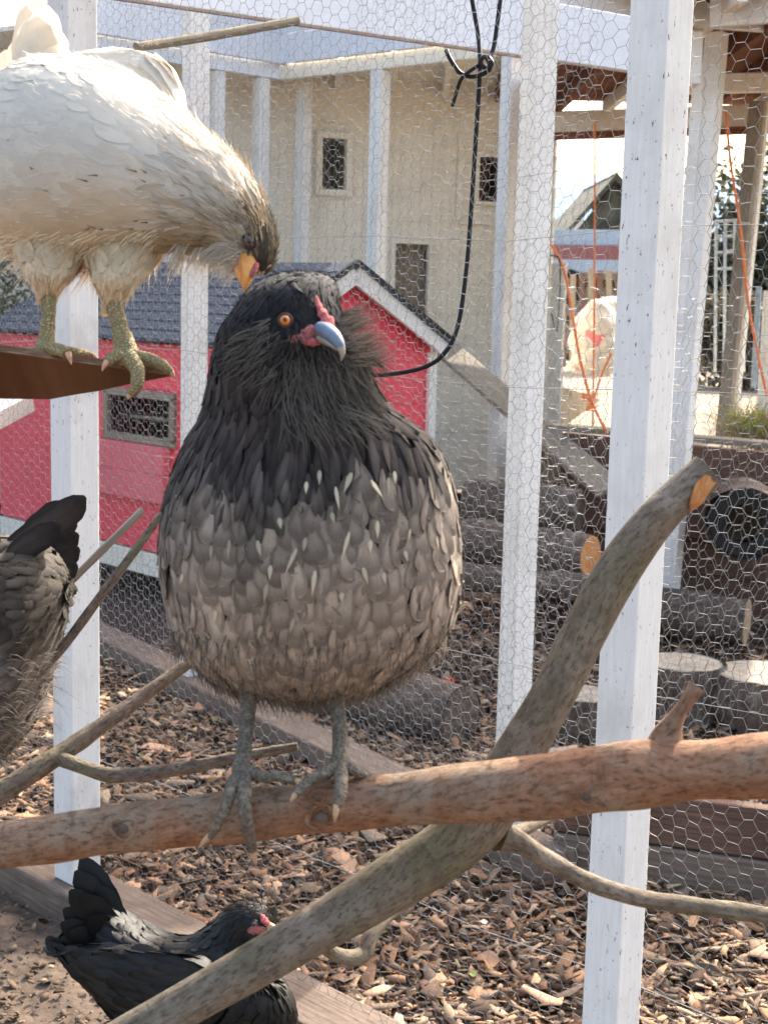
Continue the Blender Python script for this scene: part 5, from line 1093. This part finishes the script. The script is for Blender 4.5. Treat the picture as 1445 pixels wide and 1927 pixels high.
# ---- the brown-grey hen at the left edge, tail towards us
lh = thing('hen', 'brown-grey hen cut off by the left edge with dark tail fanned upward', 'hen', P(-60, 1480, 1.55), 'hens')
Rl = [(-330, 905, -325, 925, 1.5, .006), (-345, 870, -290, 940, 1.5, .022), (-320, 850, -250, 945, 1.5, .028), (-270, 870, -260, 990, 1.51, .032), (-210, 940, -280, 1090, 1.52, .045), (-150, 990, -270, 1230, 1.53, .07), (-90, 1005, -200, 1360, 1.54, .09), (-30, 1008, -110, 1430, 1.55, .1), (30, 1012, -20, 1435, 1.55, .098), (78, 1025, 42, 1385, 1.55, .085), (108, 1048, 78, 1300, 1.55, .06), (122, 1075, 104, 1215, 1.55, .035), (126, 1100, 118, 1150, 1.55, .01)]
ll_ = Loft(rings2(Rl), 100); lbm = MB(); ll_.mesh(lbm, 40, .965, 0, (.10, .085, .07))
leg_tube(lbm, [(-60, 1400, 1.54, 50), (-65, 1450, 1.53, 30), (-70, 1500, 1.5, 28), (-72, 1528, 1.47, 34)]); leg_tube(lbm, [(-150, 1380, 1.52, 50), (-160, 1450, 1.5, 30), (-168, 1530, 1.47, 28), (-170, 1580, 1.45, 34)])
for bx, by in ((-72, 1525), (-170, 1577)):
    for dx, dy, dz in ((-30, 30, -.02), (4, 50, -.03), (30, 20, -.02), (0, 15, .04)): leg_tube(lbm, [(bx, by, 1.46, 28), (bx+dx*.6, by+dy*.4, 1.46+dz, 22), (bx+dx, by+dy, 1.46+dz, 14)], seg=10)
lbm.build('body', [M['under'], M['leg_grey']], lh, smooth=True)
vl = ll_.samples(lambda v: (.011, .0105)); p_ = ll_.ev(vl[:, 0], vl[:, 1]); X, Y, _ = proj(p_); n = len(vl)
c_ = np.array([[.105, .085, .066]])*(.6+.7*rng.random((n, 1))); lo = np.clip((Y-1230)/60, 0, 1)[:, None]; c_ = c_*(1-lo)+np.array([[.23, .20, .175]])*(.7+.5*rng.random((n, 1)))*lo
LBg = Bag(); LBg.add(feathers(ll_, vl, .030+.012*rng.random(n), .016+.004*rng.random(n), c_*1.1, c_*.62, SH_R, .10, .3, .25)); LBg.build('feathers', M['feather'], lh)
LF = Bag(); LF.add(region_strands(ll_, 350, lambda x, y, d: (y > 1230) & (x > -60), .012, .03, .0011, lambda x, y, k: np.array([[.26, .225, .195]])*(.5+.8*rng.random((k, 1))), .35, .6, droop=.8))
LF.add(region_strands(ll_, 150, lambda x, y, d: (y > 1050) & (y <= 1230) & (x > -60), .008, .018, .001, lambda x, y, k: np.array([[.13, .11, .085]])*(.5+.8*rng.random((k, 1))), .2, 1, droop=.2)); LF.build('fluff', M['fluff'], lh)
tf = [((30, 1085), (118, 1128), 1.54, 60), ((40, 1090), (146, 1062), 1.55, 62), ((35, 1080), (149, 1030), 1.56, 58), ((28, 1070), (146, 1002), 1.57, 58), ((25, 1060), (140, 965), 1.575, 60), ((20, 1050), (118, 940), 1.57, 55), ((6, 1040), (150, 922), 1.53, 62), ((10, 1050), (112, 985), 1.51, 50)]
for (a, b, dd_, w_) in tf: bigfeather(lh, P(a[0], a[1], dd_-.01), P(b[0], b[1], dd_+.01), w_*dd_/FPX, V((.15, -1, .15)), (.055, .044, .038), (.03, .024, .022), 'feather', bend=.10 if b[1] < 930 else .03)
eye(lh, ll_, -300, 905, .005, 'iris'); m = MB(); m.tube([(P(-332, 905, 1.49), .007), (P(-350, 915, 1.488), .005), (P(-362, 928, 1.487), .0006)], 12, 5); m.build('beak', M['beak_grey'], lh, smooth=True)

# ---- the black hen on the ground
bh = thing('hen', 'black hen with upright tail and red face on the ground below', 'hen', V((P(350, 1900, 3.0).x, P(350, 1900, 3.0).y, 0)), 'hens')
db = 2.98
Rb = [(520, 1738, 514, 1758, db-.02, .006), (506, 1712, 498, 1780, db-.02, .026), (476, 1700, 470, 1798, db-.02, .038), (440, 1704, 455, 1820, db-.01, .045), (400, 1735, 500, 1840, db, .055), (362, 1762, 545, 1868, db, .075), (318, 1764, 556, 1930, db+.01, .10), (270, 1745, 505, 2000, db+.02, .115), (236, 1722, 420, 2035, db+.03, .115), (205, 1700, 320, 2020, db+.04, .10), (180, 1695, 240, 1950, db+.05, .075), (158, 1705, 185, 1880, db+.06, .05), (140, 1735, 150, 1820, db+.07, .012)]
bf = Loft(rings2(Rb), 100); bm = MB(); bf.mesh(bm, 40, .965, 0, (.012, .011, .012))
for x in (330, 400):
    b0 = P(x, 2000, db+.02); z_ = V((b0.x, b0.y, .03)); bm.tube([(b0, .02), (lerp(b0, z_, .5), .0075), (z_, .0085)], 12, 5, mi=1)
    for dx, dy in ((.05, .0), (.04, -.035), (.035, .035), (-.03, 0)): bm.tube([(z_, .008), (z_+V((dx*.6, dy*.6, -.01)), .006), (z_+V((dx*1.2, dy*1.2, -.014)), .003)], 10, 3, mi=1)
bm.build('body', [M['under'], M['leg_grey']], bh, smooth=True)
vb = bf.samples(lambda v: (.008+.008*np.interp(v, [.2, .5], [0, 1]), .006+.0095*np.interp(v, [.2, .5], [0, 1]))); n = len(vb); c_ = np.array([[.009, .008, .0075]])*(.5+1.1*rng.random((n, 1))); sz = np.interp(vb[:, 0], [0, .25, .6], [.5, .9, 1.2])
BB = Bag(); BB.add(feathers(bf, vb, (.032+.012*rng.random(n))*sz, (.018+.005*rng.random(n))*np.interp(vb[:, 0], [0, .35], [.4, 1]), c_*1.3, c_*.6, SH_R, .10, .3, .15)); BB.build('feathers', M['feather_black'], bh)
w_ = Loft([(P(430, 1870, db-.10), Up*.03, Fw*.012), (P(380, 1880, db-.115), Up*.075, Fw*.02), (P(300, 1880, db-.105), Up*.09, Fw*.022), (P(220, 1850, db-.08), Up*.07, Fw*.02), (P(150, 1815, db-.04), Up*.03, Fw*.012), (P(120, 1795, db-.02), Up*.008, Fw*.004)], 40)
mb = MB(); w_.mesh(mb, 20, .92, 0, (.012, .011, .012)); wo = mb.build('wing', M['under'], bh, smooth=True)
vt_ = w_.samples(lambda v: (.02, .018)); n = len(vt_); c_ = np.array([[.012, .010, .0085]])*(.5+1.2*rng.random((n, 1))); bg = Bag(); bg.add(feathers(w_, vt_, .05+.04*vt_[:, 0], .026+.004*rng.random(n), c_*1.2, c_*.6, SH_R, .08, .3, .1)); bg.build('wing_feathers', M['feather_black'], wo)
for (x, y, dd_, ww_) in ((142, 1616, 3.03, .058), (158, 1632, 3.06, .058), (133, 1645, 3.0, .06), (124, 1682, 2.98, .058), (114, 1718, 2.99, .058), (175, 1670, 3.0, .06), (110, 1745, 2.97, .055), (103, 1780, 2.97, .055), (108, 1806, 2.98, .05), (150, 1690, 2.96, .06), (165, 1730, 2.95, .06), (128, 1760, 2.95, .055)):
    bigfeather(bh, P(240, 1815, 3.0), P(x, y, dd_), ww_, V((.1, -1, .2)), (.010, .009, .010), (.006, .006, .006), 'feather_black', bend=.06, cup=.07)
blob_on(bh, bf, 'face_skin', 'skin_pink', [(468, 1748), (482, 1752), (498, 1752), (508, 1748)], [.003, .009, .010, .005], .0, (.3, 1))
blob_on(bh, bf, 'comb', 'comb', [(496, 1716), (502, 1728), (510, 1738)], [.003, .008, .006], .003, .7)
eye(bh, bf, 486, 1738, .0065, 'iris_dark'); m = MB(); m.tube([(P(506, 1744, db-.04), .009), (P(517, 1748, db-.045), .006), (P(526, 1757, db-.045), .001)], 12, 5); m.build('beak', M['claw'], bh, smooth=True)
BF = Bag(); BF.add(region_strands(bf, 800, lambda x, y, d: (x > 425) & (y < 1830) & ~((abs(x-490) < 22) & (abs(y-1742) < 18)), .012, .026, .0018, lambda x, y, k: np.array([[.03, .026, .022]])*(.5+rng.random((k, 1))), .5, .6, droop=.3)); BF.build('muff_fluff', M['fluff'], bh)
